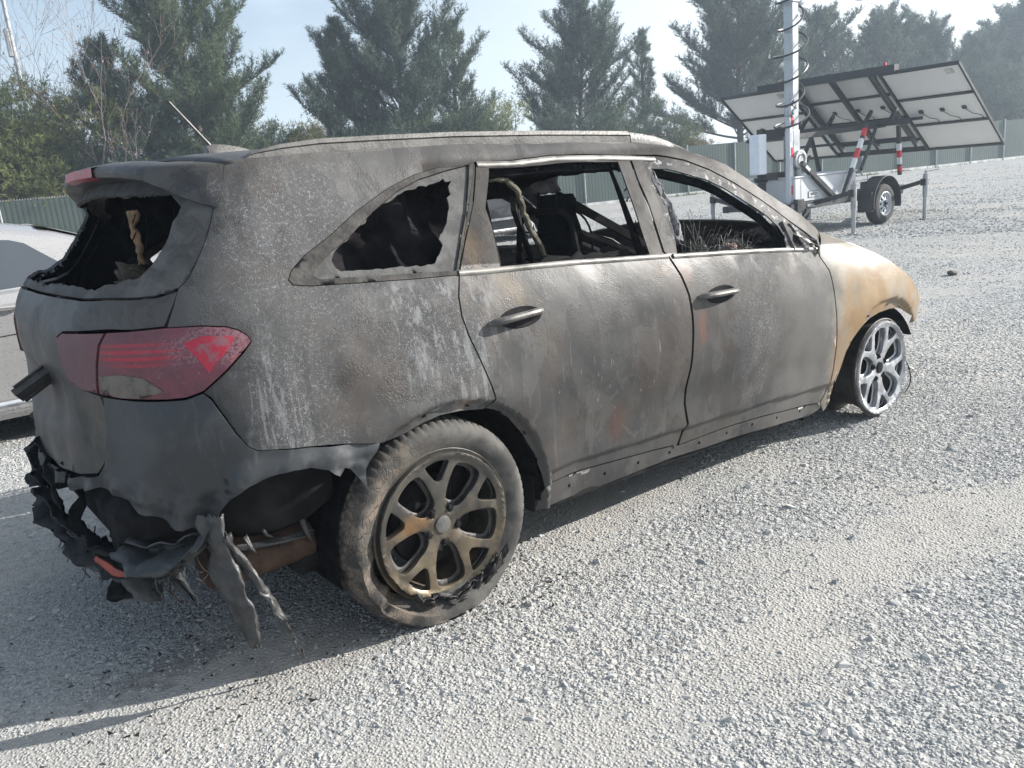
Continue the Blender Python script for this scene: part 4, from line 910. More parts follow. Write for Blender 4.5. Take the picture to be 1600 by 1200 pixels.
# ---------------------------------------------------------------- roof, spoiler, rails, hood
def edge(u, side): return sp(u, float(np.interp(u, [p[0] for p in ditch], [p[1] for p in ditch])), 0, side, True)
mb = MB(); rows = []
us = [-.555, -.50, -.42, -.3, -.15, 0, .2, .4, .6, .8, 1.0, 1.2, 1.35, 1.5, 1.62, 1.72]
for i, u in enumerate(us):
    a, b = edge(u, -1), edge(u, 1); row = []
    for k in range(25):
        t = k/24*2-1; y = a.y*(1-k/24)+b.y*k/24
        cr = .048*(1-abs(t)**2.4); bow = -.040*(1-t*t) if i == 0 else 0
        row.append(Vector((a.x+bow+(.04*(1-t*t) if u > 1.5 else 0), y, a.z+cr+.0025*noise.noise(Vector((u*5, y*5, 9))))))
    rows.append(row)
mb.grid(rows); roof = mb.build('roof', M['paint'], suv, ang=60, solid=.015)
# sagging burnt headliner
mb = MB(); rows = []
for i in range(34):
    u = -.45+2.15*i/33; row = []
    a, b = edge(u, -1), edge(u, 1)
    for k in range(30):
        t = k/29; y = a.y*.93*(1-t)+b.y*.93*t; s_ = math.sin(math.pi*t)
        drop = .055+.03*noise.noise(Vector((u*3, y*3, 3)))+.025*abs(noise.noise(Vector((u*9, y*9, 1))))
        if y > .15 and .3 < u < 1.6: drop += .055*math.exp(-((u-.9)/.5)**4)*min(1, (y-.15)/.15)
        row.append(Vector((a.x, y, a.z+.04*s_-drop)))
    rows.append(row)
mb.grid(rows); mb.build('headliner', M['char'], suv, ang=80)
# spoiler: wing across the roof edge whose ends sweep down into the corner of the tailgate
mb = MB(); rows = []
zr_ = edge(-.555, -1).z
def spo(y):
    t = abs(y); xf = -.600+.04*(t/.52)**2; xt = float(np.interp(t, [0,.2,.4,.52], [-.695,-.686,-.662,-.635]))
    zt = float(np.interp(t, [0,.2,.4,.52], [1.548,1.546,1.534,1.522])); zb = zt-float(np.interp(t, [0,.2,.4,.52], [.030,.030,.030,.034]))
    return xf, zr_+.048*(1-(t/.665)**2.4), xt, zt, zb
def sprow(y):
    t = abs(y); s_ = -1 if y < 0 else 1
    def main(y):
        xf, zf, xt, zt, zb = spo(y)
        return [Vector(q) for q in ((xf+.006, y, zf-.002), ((xf*2+xt)/3, y, zf*.6+zt*.4+.005), ((xf+xt*3)/4, y, zf*.25+zt*.75+.005), (xt+.004, y, zt+.002), (xt, y, zt-.005), (xt-.001, y, (zt+zb)/2), (xt+.002, y, zb+.004), (xt+.012, y, zb), (xt+.07, y, zb-.012), (xt+.13, y, zb-.05))]
    if t <= .52: return main(y)
    k = (t-.52)/.15; B = main(.52*s_); A0 = sp(-.562, 1.515, .004, s_, True); A1 = sp(-.584, 1.440, .010, s_, True); A2 = sp(-.611, 1.395, .006, s_, True); A3 = sp(-.62, 1.40, -.05, s_, True)
    T = [A0, A0.lerp(A1, .04), A0.lerp(A1, .08), A0.lerp(A1, .14), A0.lerp(A1, .35), A1, A2.lerp(A1, .25), A2, A3, A3+Vector((.03, 0, .02))]
    out = []
    for q, (b, a) in enumerate(zip(B, T)):
        p = b.lerp(a, k); sw = math.sin(math.pi*k); p += Vector((-.012, s_*.018, .004 if q < 4 else -.004))*sw; out.append(p)
    return out
ys = [-.67,-.655,-.64,-.62,-.60,-.575,-.55,-.52,-.45,-.36,-.24,-.12,0]; ys = ys+[-y for y in ys[:-1]][::-1]
mb.grid([sprow(y) for y in ys]); spl = mb.build('spoiler', M['paint'], suv, ang=38)
mb = MB(); rows = []
for y in (-.20,-.14,-.07,0,.07,.14,.20):
    xf, zf, xt, zt, zb = spo(y); rows.append([(xt+.030, y, zt+.008), (xt-.004, y, zt+.004), (xt-.006, y, zb+.006), (xt+.02, y, zb-.004)])
mb.grid(rows); mb.build('stop_lamp', M['lensred'], spl, ang=40)
# roof rails
for side in (-1, 1):
    mb = MB(); P = []; H = []
    for u, h in [(-.415,.000),(-.39,.010),(-.34,.022),(-.25,.036),(-.12,.043),(.1,.045),(.4,.046),(.8,.046),(1.1,.046),(1.285,.046)]:
        e = edge(u, side); P.append((e.x, e.y*.955, e.z)); H.append(h)
    rows = []
    for (x, y, z), h in zip(P, H):
        y0, y1 = y-.018*-side*-1, y; w = .02
        s_ = -1 if side < 0 else 1
        rows.append([(x, y+s_*w, z-.004), (x, y+s_*w*1.0, z+.55*h), (x, y+s_*w*.6, z+.60*h), (x, y+s_*w*.9, z+.68*h), (x, y+s_*w*.5, z+h), (x, y-s_*w*.5, z+h), (x, y-s_*w, z+.6*h), (x, y-s_*w, z-.004)])
    mb.grid(rows)
    rows = []
    for u, h in [(1.292,.042),(1.36,.043),(1.43,.040),(1.5,.032),(1.56,.022),(1.61,.010),(1.635,.0)]:
        e = edge(u, side); x, y, z = e.x, e.y*.955, e.z; s_ = -1 if side < 0 else 1; w = .018
        q = .003*noise.noise(Vector((u*30, 0, 0)))
        rows.append([(x, y+s_*w, z-.004), (x, y+s_*(w+q), z+.6*h), (x, y+s_*w*.4, z+h+q), (x, y-s_*w*.4, z+h), (x, y-s_*w, z+.6*h), (x, y-s_*w, z-.004)])
    mb.grid(rows); mb.build('roof_rail', M['rail'], suv, ang=40)
# antenna
mb = MB(); rows = []
for i, (x, h, w) in enumerate([(-.255,.0,.034),(-.25,.030,.034),(-.225,.036,.033),(-.18,.032,.031),(-.13,.022,.027),(-.09,.010,.018),(-.07,.0,.006)]):
    rows.append([(x, -w, 1.565-.0), (x, -w*.8, 1.575+h*.5), (x, -w*.35, 1.58+h), (x, w*.35, 1.58+h), (x, w*.8, 1.575+h*.5), (x, w, 1.565)])
mb.grid(rows); ant = mb.build('antenna_base', M['rail'], suv)
mb = MB(); mb.tube([(-.232-.12*t, 0, 1.612+.155*t) for t in [k/40 for k in range(41)]], [.0052+(.0012 if k % 2 else 0)-.002*k/40 for k in range(41)], 8); mb.build('antenna_mast', M['rail'], ant)
# hood
mb = MB(); rows = []
hx = [2.36,2.47,2.56,2.66,2.78,2.90,3.00,3.09,3.18,3.25]; hz = [1.014,.992,.965,.921,.864,.807,.752,.705,.64,.58]
for x, z in zip(hx, hz):
    e = sp(x, z+.004, 0, -1, True); row = []
    for k in range(29):
        t = k/28*2-1; y = -e.y*t*.994; cr = (.115-.03*(x-2.36))*(1-abs(t)**2.6)-.012*math.exp(-((abs(t)-.72)/.1)**2)
        row.append(Vector((x+(.10*(1-t*t) if x > 3 else 0)*(x-3)/.25, -y, z+.004+cr*.62)))
    rows.append(row)
mb.grid(rows); mb.build('hood', M['paint'], suv, ang=60, solid=.012)
# engine bay front: slam panel, radiator, beam
mb = MB(); mb.box((3.18,0,.50), (.06,1.25,.42)); mb.box((3.26,0,.30), (.07,1.3,.10), bev=.01); mb.box((3.12,0,.60),(.10,1.38,.03)); mb.build('radiator_support', M['rust'], suv)
mb = MB(); mb.box((2.75,0,.52), (.55,.7,.34), bev=.05); mb.box((2.7,.2,.70),(.4,.25,.08), bev=.02); mb.tube([(2.5,-.3,.6),(2.7,-.35,.72),(2.95,-.2,.68)], .03); mb.build('engine_block', M['rust'], suv)
# ---------------------------------------------------------------- melted rear bumper skin (torn lower edge, sagging folds)
bp = [(-1.026,0.903),(-0.869,0.897),(-0.738,0.897),(-0.693,0.909),(-0.675,0.891),(-0.643,0.828),(-0.623,0.785),(-0.597,0.743),(-0.574,0.725),(-0.424,0.702),(-0.308,0.681),(-0.205,0.661),
      (-0.22,0.64),(-0.245,0.62),(-0.262,0.6),(-0.266,0.537),(-0.285,0.575),(-0.305,0.604),(-0.326,0.613),(-0.345,0.59),(-0.362,0.604),(-0.38,0.624),(-0.429,0.645),(-0.482,0.652),(-0.545,0.647),(-0.606,0.632),(-0.661,0.599),(-0.698,0.559),(-0.715,0.512),
      (-0.731,0.48),(-0.75,0.494),(-0.78,0.514),(-0.826,0.515),(-0.862,0.529),(-0.9,0.547),(-0.946,0.564),(-0.984,0.575),(-1.018,0.598),(-1.075,0.61),(-1.136,0.617),(-1.206,.600),(-1.32,.575),(-1.42,.58),(-1.52,.56),(-1.627,.575)]
bl_ = [(2*UC-a, b+.012*math.sin(a*30)) for a, b in rev(bp)][1:]
top_c = [(-1.51,0.608),(-1.4,0.612),(-1.3,0.62),(-1.129,0.652),(-1.084,0.69),(-1.056,0.744),(-1.035,0.805),(-1.032,0.851)]
def bump_fn(side_sign):
    def fn(p, u, z):
        uu = u if u > UC else 2*UC-u
        n = Vector((p.x+.35, p.y*.6, 0)).normalized() if p.x < -.35 else Vector((0, -1 if p.y < 0 else 1, 0))
        low = max(0, min(1, (.80-z)/.25))
        fold = .020*math.sin(uu*46+math.sin(z*16)*1.5)*low**2+.012*noise.noise(Vector((u*9, z*9, 3)))*low
        crum = .010*noise.noise(Vector((u*30, z*34, 7)))*max(0, min(1, (.68-z)/.08))
        lip = .018*max(0, min(1, (.70-z)/.05))*(1 if -.66 < uu < -.2 else 0)
        bulge = .028*math.exp(-(((uu+.80)/.16)**2+((z-.78)/.14)**2))
        return p+n*(bulge+fold*.8+crum+lip)+Vector((0, 0, .012*noise.noise(Vector((u*14, z*3, 5)))*low))
    return fn
skin('rear_bumper', bp+[(-1.627,.602)]+top_c, M['bumper'], suv, gap=0, off=.004, thick=.005, res=.018, raw=True, fn=bump_fn(1), label='dark melted bumper skin torn along its lower edge')
skin('rear_bumper', bp+[(-1.627,.602)]+top_c, M['bumper'], suv, gap=0, off=.004, thick=.005, res=.025, raw=True, side=1, fn=bump_fn(1))
def sheet(mb, path, widths, wdir, seed=0, amp=.012, nw=6, fold=.0):
    """crumpled strip: centre path, half widths, width direction"""
    rnd = random.Random(seed); pts = []
    for i in range(len(path)-1):
        a, b = Vector(path[i]), Vector(path[i+1]); k = max(2, int((b-a).length/.014))
        pts += [(a.lerp(b, t/k), widths[i]*(1-t/k)+widths[i+1]*t/k) for t in range(k)]
    pts.append((Vector(path[-1]), widths[-1])); wd = Vector(wdir).normalized(); rows = []
    for i, (p, w) in enumerate(pts):
        t = (pts[min(i+1, len(pts)-1)][0]-pts[max(i-1, 0)][0]).normalized(); n = t.cross(wd).normalized(); row = []
        rag = .75+.5*noise.noise(Vector((i*.22, seed, 0)))
        for k in range(nw+1):
            s = (k/nw*2-1)*w*rag
            q = p+wd*s+n*(amp*noise.noise(Vector((i*.16, s*35, seed)))*1.6+fold*math.sin(s*70+seed)*w*2)+t*(.012*noise.noise(Vector((k*.9, i*.3, seed+5))))
            row.append(q)
        rows.append(row)
    mb.grid(rows); return mb
mb = MB()
sheet(mb, [(-.705,-.850,.56),(-.705,-.855,.46),(-.69,-.865,.35),(-.675,-.87,.25),(-.665,-.875,.15),(-.660,-.885,.135)], [.030,.026,.034,.030,.016,.006], (1,.2,0), 1, .020, 16, .9)
sheet(mb, [(-.69,-.855,.50),(-.66,-.865,.42),(-.635,-.875,.35),(-.60,-.89,.27),(-.575,-.895,.19),(-.545,-.905,.11),(-.530,-.91,.06)], [.026,.022,.020,.024,.012,.008,.002], (.8,.2,.4), 2, .018, 14, .9)
sheet(mb, [(-.675,-.860,.49),(-.685,-.86,.42),(-.66,-.87,.33)], [.02,.016,.01], (1,.2,.2), 3, .015, 6, .3)
sheet(mb, [(-.72,-.84,.50),(-.77,-.80,.44),(-.80,-.76,.40),(-.83,-.74,.36)], [.05,.045,.035,.02], (.3,-.3,1), 4, .02, 8, .2)
mb.v = [tuple(Vector(v)+noise.noise_vector(Vector(v)*34)*.008+noise.noise_vector(Vector(v)*90)*.004) for v in mb.v]
mb.build('hanging_shred', M['shred'], suv, ang=60, solid=.003)
# wiring and clips hanging
mb = MB()
for sd in range(7):
    r_n = random.Random(40+sd); p = Vector((-.78-.05*sd*.5, -.70+.09*sd, .42)); pts = [p]
    for k in range(9): p = p+Vector((r_n.uniform(-.014,.014), r_n.uniform(-.014,.014), -.018)); pts.append(p)
    mb.tube(pts, .0022, 5)
mb.build('loose_wire', M['rust'], suv)
# collapsed crash bar, foam and lower valance hanging below
def lump(path, radii, seed, n=14, sq=(1,1), amp=.35):
    mb_ = MB(); pts = []; rr = []; n = 44
    for i in range(len(path)-1):
        a, b = Vector(path[i]), Vector(path[i+1]); k = max(2, int((b-a).length/.007))
        for t in range(k): pts.append(a.lerp(b, t/k)); rr.append(radii[i]*(1-t/k)+radii[i+1]*t/k)
    pts.append(Vector(path[-1])); rr.append(radii[-1]); mb_.tube(pts, rr, n, sq=sq)
    def w(v):
        v = Vector(v); q = noise.noise_vector(v*13+Vector((seed,0,0)))*.036+noise.noise_vector(v*31)*.020+noise.noise_vector(v*75)*.008
        f = abs(noise.noise(v*22+Vector((0,seed,0))))
        return tuple(v+q*amp+Vector((-.02*f*amp, 0, -.035*f*f*amp)))
    mb_.v = [w(v) for v in mb_.v]
    return mb_
M['bumper2'] = simple('burnt_bumper_plastic', (.028,.030,.033), .7, 0, .6, 22, .7, 80, .15)
def torn(name, path, widths, wdir, seed, mat, amp=.02, fold=.25, nw=12, th=.004):
    m_ = MB(); sheet(m_, path, widths, wdir, seed, amp, nw, fold); m_.v = [tuple(Vector(v)+noise.noise_vector(Vector(v)*14)*.014+noise.noise_vector(Vector(v)*45)*.005) for v in m_.v]; return m_.build(name, mat, suv, ang=60, solid=th)
# sagging lower edge of the bumper cover: a thin burnt band hung in a loop, open cavity above it
torn('melted_valance', [(-.84,.62,.60),(-.95,.34,.55),(-1.00,.08,.50),(-1.00,-.14,.44),(-.965,-.34,.385),(-.90,-.52,.36),(-.84,-.64,.385),(-.76,-.76,.43)], [.05,.07,.06,.05,.045,.055,.05,.03], (.10,0,1), 61, M['bumper2'], .03, .22, 16, .005)
torn('melted_valance', [(-.90,.50,.50),(-.965,.18,.45),(-.975,-.06,.40),(-.93,-.28,.355),(-.86,-.46,.34)], [.03,.05,.045,.04,.02], (.8,.2,.5), 62, M['char'], .03, .3, 12, .006)
torn('melted_valance', [(-.93,.30,.70),(-.96,.06,.63),(-.975,-.06,.58),(-.98,-.16,.50)], [.04,.03,.022,.02], (.1,.4,1), 63, M['bumper2'], .02, .2, 10, .004)
torn('melted_valance', [(-.95,-.20,.66),(-.955,-.26,.56),(-.96,-.33,.46),(-.945,-.38,.40)], [.03,.018,.022,.03], (.1,1,.1), 64, M['char'], .03, .4, 10, .005)
torn('torn_plastic', [(-.97,-.12,.42),(-.945,-.30,.36),(-.90,-.44,.32),(-.87,-.54,.335),(-.84,-.62,.36)], [.02,.04,.05,.04,.01], (.3,-.2,1), 65, M['bumper'], .03, .4, 12, .004)
torn('torn_plastic', [(-.90,-.58,.45),(-.865,-.67,.42),(-.81,-.75,.43),(-.755,-.81,.47)], [.05,.065,.06,.03], (.2,-.2,1), 66, M['bumper'], .03, .4, 14, .004)
torn('torn_plastic', [(-.86,-.64,.37),(-.855,-.66,.30),(-.85,-.67,.25)], [.06,.04,.008], (.6,-.6,.1), 67, M['bumper'], .025, .5, 10, .004)
torn('torn_plastic', [(-.80,-.74,.38),(-.79,-.76,.32),(-.775,-.775,.27)], [.05,.03,.006], (.6,-.6,.1), 68, M['bumper'], .025, .5, 10, .004)
mb = MB(); mb.box((-.80,0,.56), (.04,1.05,.22), bev=.015); mb.box((-.835,0,.47), (.05,1.1,.05), bev=.015); mb.box((-.84,.0,.62),(.03,.30,.10),bev=.01); mb.build('rear_cross_panel', M['char'], suv)
lump([(-.78,.5,.50),(-.84,.0,.48),(-.80,-.4,.48),(-.70,-.62,.50)], [.05,.05,.05,.045], 7, 12, (1,1), .2).build('crash_bar', M['liner'], suv, ang=60)
lump([(-.84,-.20,.225),(-.86,-.33,.20),(-.84,-.44,.225)], [.012,.075,.02], 9, 16, (1,.35), .25).build('towing_bracket', M['liner'], suv, ang=60)
torn('torn_plastic', [(-.90,-.28,.38),(-.875,-.32,.30),(-.86,-.35,.23)], [.04,.025,.02], (.4,-.5,.1), 69, M['char'], .02, .4, 10, .004)
mb = MB(); sheet(mb, [(-.955,-.44,.385),(-.925,-.52,.355),(-.895,-.58,.348)], [.014,.016,.006], (.1,-.2,1), 8, .008, 5); mb.build('broken_reflector', simple('orange_red_plastic', (.30,.045,.025), .4, 0, .4, 20), suv, solid=.004)
mb = MB(); rn = random.Random(55)      # fibres and wires trailing from the torn edges
for i in range(46):
    t = rn.random(); p = Vector((float(np.interp(t, [0,.4,1], [-.98,-.95,-.76])), float(np.interp(t, [0,.4,1], [.0,-.36,-.80])), float(np.interp(t, [0,.4,1], [.42,.34,.40]))))+Vector((rn.uniform(-.02,.02), rn.uniform(-.02,.02), rn.uniform(-.03,.06))); pts = [p]
    for k in range(6): p = p+Vector((rn.uniform(-.014,.014), rn.uniform(-.014,.014), -rn.uniform(.002,.018))); pts.append(p)
    mb.tube(pts, rn.uniform(.0008,.0025), 4)
o_ = mb.build('trailing_fibres', M['shred'], suv); o_['kind'] = 'stuff'
# ---------------------------------------------------------------- inner quarter, muffler, arch liners, floor
mb = MB()
for s_ in (-1, 1):
    rows = []
    for u in [-.86,-.74,-.62,-.5,-.4,-.32]:
        x = u; y = s_*float(np.interp(u, [-.86,-.74,-.62,-.4,-.3], [.42,.62,.745,.82,.835])); zb = float(np.interp(u, [-.86,-.7,-.45,-.32], [.44,.435,.40,.47]))
        rows.append([(x, y*.93, zb-.01), (x, y*.985, zb+.02), (x, y, zb+.05), (x, y*1.0, zb+.10), (x, y*.985, .58), (x, y*.97, .70)])
    mb.grid(rows)
mb.build('inner_quarter_panel', M['liner'], suv, solid=.01)
mb = MB()
rows = []
for i in range(25):
    a = 2*math.pi*i/24; rows.append([(-.66, -.62+.0*i, .34)] and [(x, -.66+math.cos(a)*.11*sc, .335+math.sin(a)*.075*sc) for x, sc in ((-.70,.0),(-.70,.9),(-.69,1),(-.60,1.0),(-.595,1.03),(-.585,1.0),(-.5,1),(-.495,1.03),(-.485,1.0),(-.38,1),(-.37,.9),(-.37,0))])
mb.grid(rows); mb.tube([(-.37,-.66,.33),(-.2,-.55,.33),(.1,-.45,.3),(1.2,-.3,.27)], .03); mb.build('muffler', M['rust'], suv)
mb = MB()
sheet(mb, [(-.70,-.76,.42),(-.60,-.775,.40),(-.48,-.78,.385),(-.38,-.78,.38)], [.02,.012,.015,.008], (0,.3,1), 21, .012, 5)
for x, l_, w_ in ((-.60,.07,.010),(-.545,.03,.007),(-.42,.10,.009)):
    sheet(mb, [(x,-.785,.44),(x+.01,-.792,.44-l_*.6),(x+.028,-.79,.44-l_)], [w_,w_*.7,.002], (1,0,.2), int(x*-100), .008, 4)
mb.build('melted_drips', M['shred'], suv, solid=.002)
for s_ in (-1, 1):
    for nm, (cx, cz, r, z0) in dict(a=(.045,.285,.415,0), b=(2.80,.175,.41,30)).items():
        mb = MB(); prof = [(r-.002, s_*.885), (r, s_*.80), (r, s_*.66), (r-.02, s_*.60), (.10, s_*.56)]
        mb.lathe(prof, (cx, 0, cz), 'y', 40, (R(-6) if cx < 1 else R(28), R(192) if cx < 1 else R(176))); mb.build('wheel_arch_liner', M['char'], suv)
mb = MB(); mb.box((1.20,0,.27), (3.3,1.50,.10), bev=.03); mb.box((-.55,0,.50), (.70,1.25,.16), bev=.04)
for y in (-.5,.5): mb.bar((-.9,y,.42), (3.1,y,.28), .09, .10)
mb.build('floor_pan', M['liner'], suv)
mb = MB()
for s_ in (-1, 1): mb.bar((.45, s_*.80, .26), (2.28, s_*.78, .20), .10, .14)
mb.tube([(0,-.80,.32),(0,.80,.32)], .04); mb.tube([(2.8,-.78,.27),(2.8,.78,.27)], .03)
mb.bar((2.35,-.55,.16),(2.9,-.75,.22),.06,.04); mb.bar((2.35,.55,.16),(2.9,.75,.22),.06,.04)
mb.build('axle_and_rails', M['liner'], suv)
mb = MB(); rn = random.Random(77)
for i in range(16):
    p = Vector((2.30+rn.random()*.22, -.80+rn.random()*.1, .05+.12*rn.random())); mb.tube([p, p+Vector((rn.uniform(-.05,.05), rn.uniform(-.02,.02), rn.uniform(.0,.10))), p+Vector((rn.uniform(-.07,.07),0,rn.uniform(.05,.15)))], .005, 5)
mb.build('burnt_harness', M['char'], suv)
# inner shell behind the skin so gaps and holes look into soot
for side in (-1, 1):
    low = [(-.66,.93),(-.60,.78),(-.50,.72),(-.24,.70),(-.10,.745),(.05,.77),(.22,.745),(.36,.67),(.47,.56),(.54,.42),(.56,.30),(1.2,.24),(1.8,.215),(2.24,.19),(2.32,.30),(2.33,.7),(2.25,.93),(1.6,1.0),(1.2,1.035),(.8,1.065),(.2,1.10),(-.16,1.125),(-.37,1.14),(-.42,1.18),(-.40,1.225),(-.2,1.33),(.05,1.43),(.27,1.48),(.6,1.485),(1.0,1.485),(1.3,1.47),(1.3,1.49),(.9,1.51),(.0,1.52),(-.52,1.51),(-.58,1.42),(-.68,1.20)]
    skin('inner_shell', low, M['char'], suv, side=side, gap=0, off=-.045, thick=.01, res=.05, raw=True)
    # door window channels: charred inner frame set in from the skin
    def ringed(op, wid, nm, off):
        o2 = inset(op, -wid); skin(nm, o2, M['char'], suv, holes=[op], side=side, gap=0, off=off, thick=.02, res=.03, raw=True)
    ringed(inset(D['rw_open'], .012), .03, 'door_inner_frame', -.035)
    ringed(inset(D['fw_open'], .010), .03, 'door_inner_frame', -.035)
# ragged soot and glass crumbs left round the openings
mb = MB(); rn = random.Random(12)
fw = D['fw_open']; edgeA = [(1.278,1.385)]+rev(fw[13:19])+[] 
edgeA = [(1.279,1.400),(1.283,1.343),(1.290,1.280),(1.300,1.245),(1.296,1.191),(1.290,1.135),(1.262,1.060)]
for k in range(3):
    pts = [sp(u+.018+.014*k+rn.uniform(-.008,.008), z, -.012-.004*k) for u, z in dense(edgeA, .02)[:-int(.36/.02)]]
    pts = [p+noise.noise_vector(p*60)*.012 for p in pts]; mb.tube(pts, [.011+.006*rn.random() for _ in pts], 6)
mb.v = [tuple(Vector(v)+noise.noise_vector(Vector(v)*90)*.010) for v in mb.v]
mb.build('molten_window_seal', simple('ash_crusted_rubber', (.16,.16,.165), .9, 0, .75, 26, .8, 90), suv)
mb = MB()
for op, n_ in ((D['rw_open'], 150), (D['fw_open'], 120)):
    dd = dense(op, .01)
    for i in range(n_):
        u, z = dd[rn.randrange(len(dd))]; p = sp(u+rn.uniform(-.012,.012), z+rn.uniform(-.012,.012), -.016); s_ = rn.uniform(.004,.013)
        q = [p+Vector((rn.uniform(-1,1), rn.uniform(-.3,.3), rn.uniform(-1,1)))*s_ for _ in range(4)]; mb.add(q, [(0,1,2),(0,2,3),(0,3,1),(1,2,3)])
mb.build('glass_crumbs', M['char'], suv, smooth=False)
# dark mirror corner with broken bracket
skin('mirror_corner', [(2.015,1.090),(2.045,1.112),(2.13,1.045),(2.205,.995),(2.245,.955),(2.235,.930),(2.02,.966)], M['char'], suv, gap=0, off=-.012, thick=.02, res=.03)
mb = MB(); sheet(mb, [tuple(sp(2.06,1.085,.0)),tuple(sp(2.09,1.03,.012)),tuple(sp(2.14,.985,.02)),tuple(sp(2.17,.965,.03))], [.012,.022,.025,.012], (1,0,.1), 51, .015, 6)
mb.bar(sp(2.012,1.10,.004), sp(2.035,.970,.004), .010, .012); mb.tube([sp(2.19,1.0,.0), sp(2.20,.985,.018), sp(2.205,.955,.018), sp(2.20,.93,.005)], .008, 7)
mb.v = [tuple(Vector(v)+noise.noise_vector(Vector(v)*50)*.006) for v in mb.v]
mb.build('mirror_bracket', M['shred'], suv, solid=.002)
# ---------------------------------------------------------------- wheels
def arcpts(pts, a0, sgn=(1,-1)):
    P = [(r, d) for r, d in pts]; full = P+[(r, -d) for r, d in reversed(P) if d]
    return [(r*.25*math.cos(a0+R(d)), r*.25*math.sin(a0+R(d))) for r, d in full]
def rounded(poly, it=2):
    for _ in range(it):
        o = []
        for i, a in enumerate(poly):
            b = poly[(i+1) % len(poly)]; o += [(a[0]*.75+b[0]*.25, a[1]*.75+b[1]*.25), (a[0]*.25+b[0]*.75, a[1]*.25+b[1]*.75)]
        poly = o
    return poly
def make_wheel(phase, face_mat, name='wheel'):
    w = bpy.data.objects.new(name, None); COL.objects.link(w); w.parent = suv; w.empty_display_size = .1
    n = 72; circ = [(.2465*math.cos(2*math.pi*k/n), .2465*math.sin(2*math.pi*k/n)) for k in range(n)]
    big = [rounded(arcpts([(.25,0),(.30,21),(.42,23.5),(.60,20.3),(.77,17.6),(.86,13.4),(.878,0)], phase+R(36+72*k))) for k in range(5)]
    big2 = [rounded(arcpts([(.32,0),(.36,15),(.46,18),(.60,16),(.75,14),(.80,10),(.815,0)], phase+R(36+72*k))) for k in range(5)]
    fork = [rounded(arcpts([(.61,0),(.625,4.5),(.84,12.3),(.90,11.9),(.92,0)], phase+R(72*k)), 1) for k in range(5)]
    def face(hs, d0, dep, nm, th):
        v, f = flat_mesh(circ, hs, .012); mb = MB()
        P = []
        for x, z in v:
            r = math.hypot(x, z)/.25; y = d0+dep*(1-r)**1.2-.010*math.exp(-((r-.97)/.04)**2)
            if nm == 'rim_face':
                # bevelled edges and crowned spokes
                a = (math.atan2(z, x)-phase) % R(72); a = min(a, R(72)-a); y += .010*min(1, (a/R(36))**1.5)*(1 if .2 < r < .62 else 0)
            P.append((x, y, z))
        mb.add(P, f); o = mb.build(nm, face_mat, w, ang=28); 
        md = o.modifiers.new('t', 'SOLIDIFY'); md.thickness = th; md.offset = 0
        bv = o.modifiers.new('b', 'BEVEL'); bv.width = .003; bv.segments = 2; bv.limit_method = 'ANGLE'; bv.angle_limit = R(50)
        return o
    face(big+fork, -.002, .018, 'rim_face', .018)
    mb = MB()
    v, f = flat_mesh([(a*.93, b*.93) for a, b in circ], big2+[[(a*.97+0, b*.97) for a, b in h] for h in fork], .014)
    mb.add([(x, .020+.020*(1-math.hypot(x, z)/.25), z) for x, z in v], f); mb.build('rim_backing', M['barrel'] if face_mat == M['rimr'] else face_mat, w, solid=.006)
    mb = MB(); mb.lathe([(.236,.02),(.246,.000),(.258,-.006),(.262,-.002),(.260,.006),(.245,.014),(.232,.05),(.215,.10),(.215,.16),(.232,.20),(.258,.215),(.262,.222),(.255,.226),(.228,.215),(.205,.17),(.205,.09),(.225,.035)], (0,0,0), 'y', 64)
    mb.build('rim_barrel', face_mat if face_mat == M['rimr'] else M['barrel'], w)
    mb = MB(); mb.lathe([(.0,-.004),(.020,-.004),(.029,-.001),(.031,.006),(.031,.02)], (0,0,0), 'y', 28); mb.build('centre_cap', M['rail'] if face_mat == M['rimr'] else M['liner'], w)
    mb = MB()
    for k in range(5):
        a = phase+R(36+72*k); c = (.060*math.cos(a), 0, .060*math.sin(a))
        mb.lathe([(.015,.012),(.0165,.004),(.014,.004),(.0115,.010),(.0105,.002),(.007,-.004),(.0,-.005)], c, 'y', 12)
    mb.build('lug_nut', M['liner'], w)
    mb = MB(); mb.lathe([(.0,.07),(.155,.07),(.158,.075),(.158,.09),(.0,.09)], (0,0,0), 'y', 40); mb.box((.12,.10,.09),(.09,.07,.13),bev=.02); mb.lathe([(.0,.05),(.07,.05),(.075,.10)], (0,0,0), 'y', 24); mb.build('brake_disc', M['liner'], w)
    return w
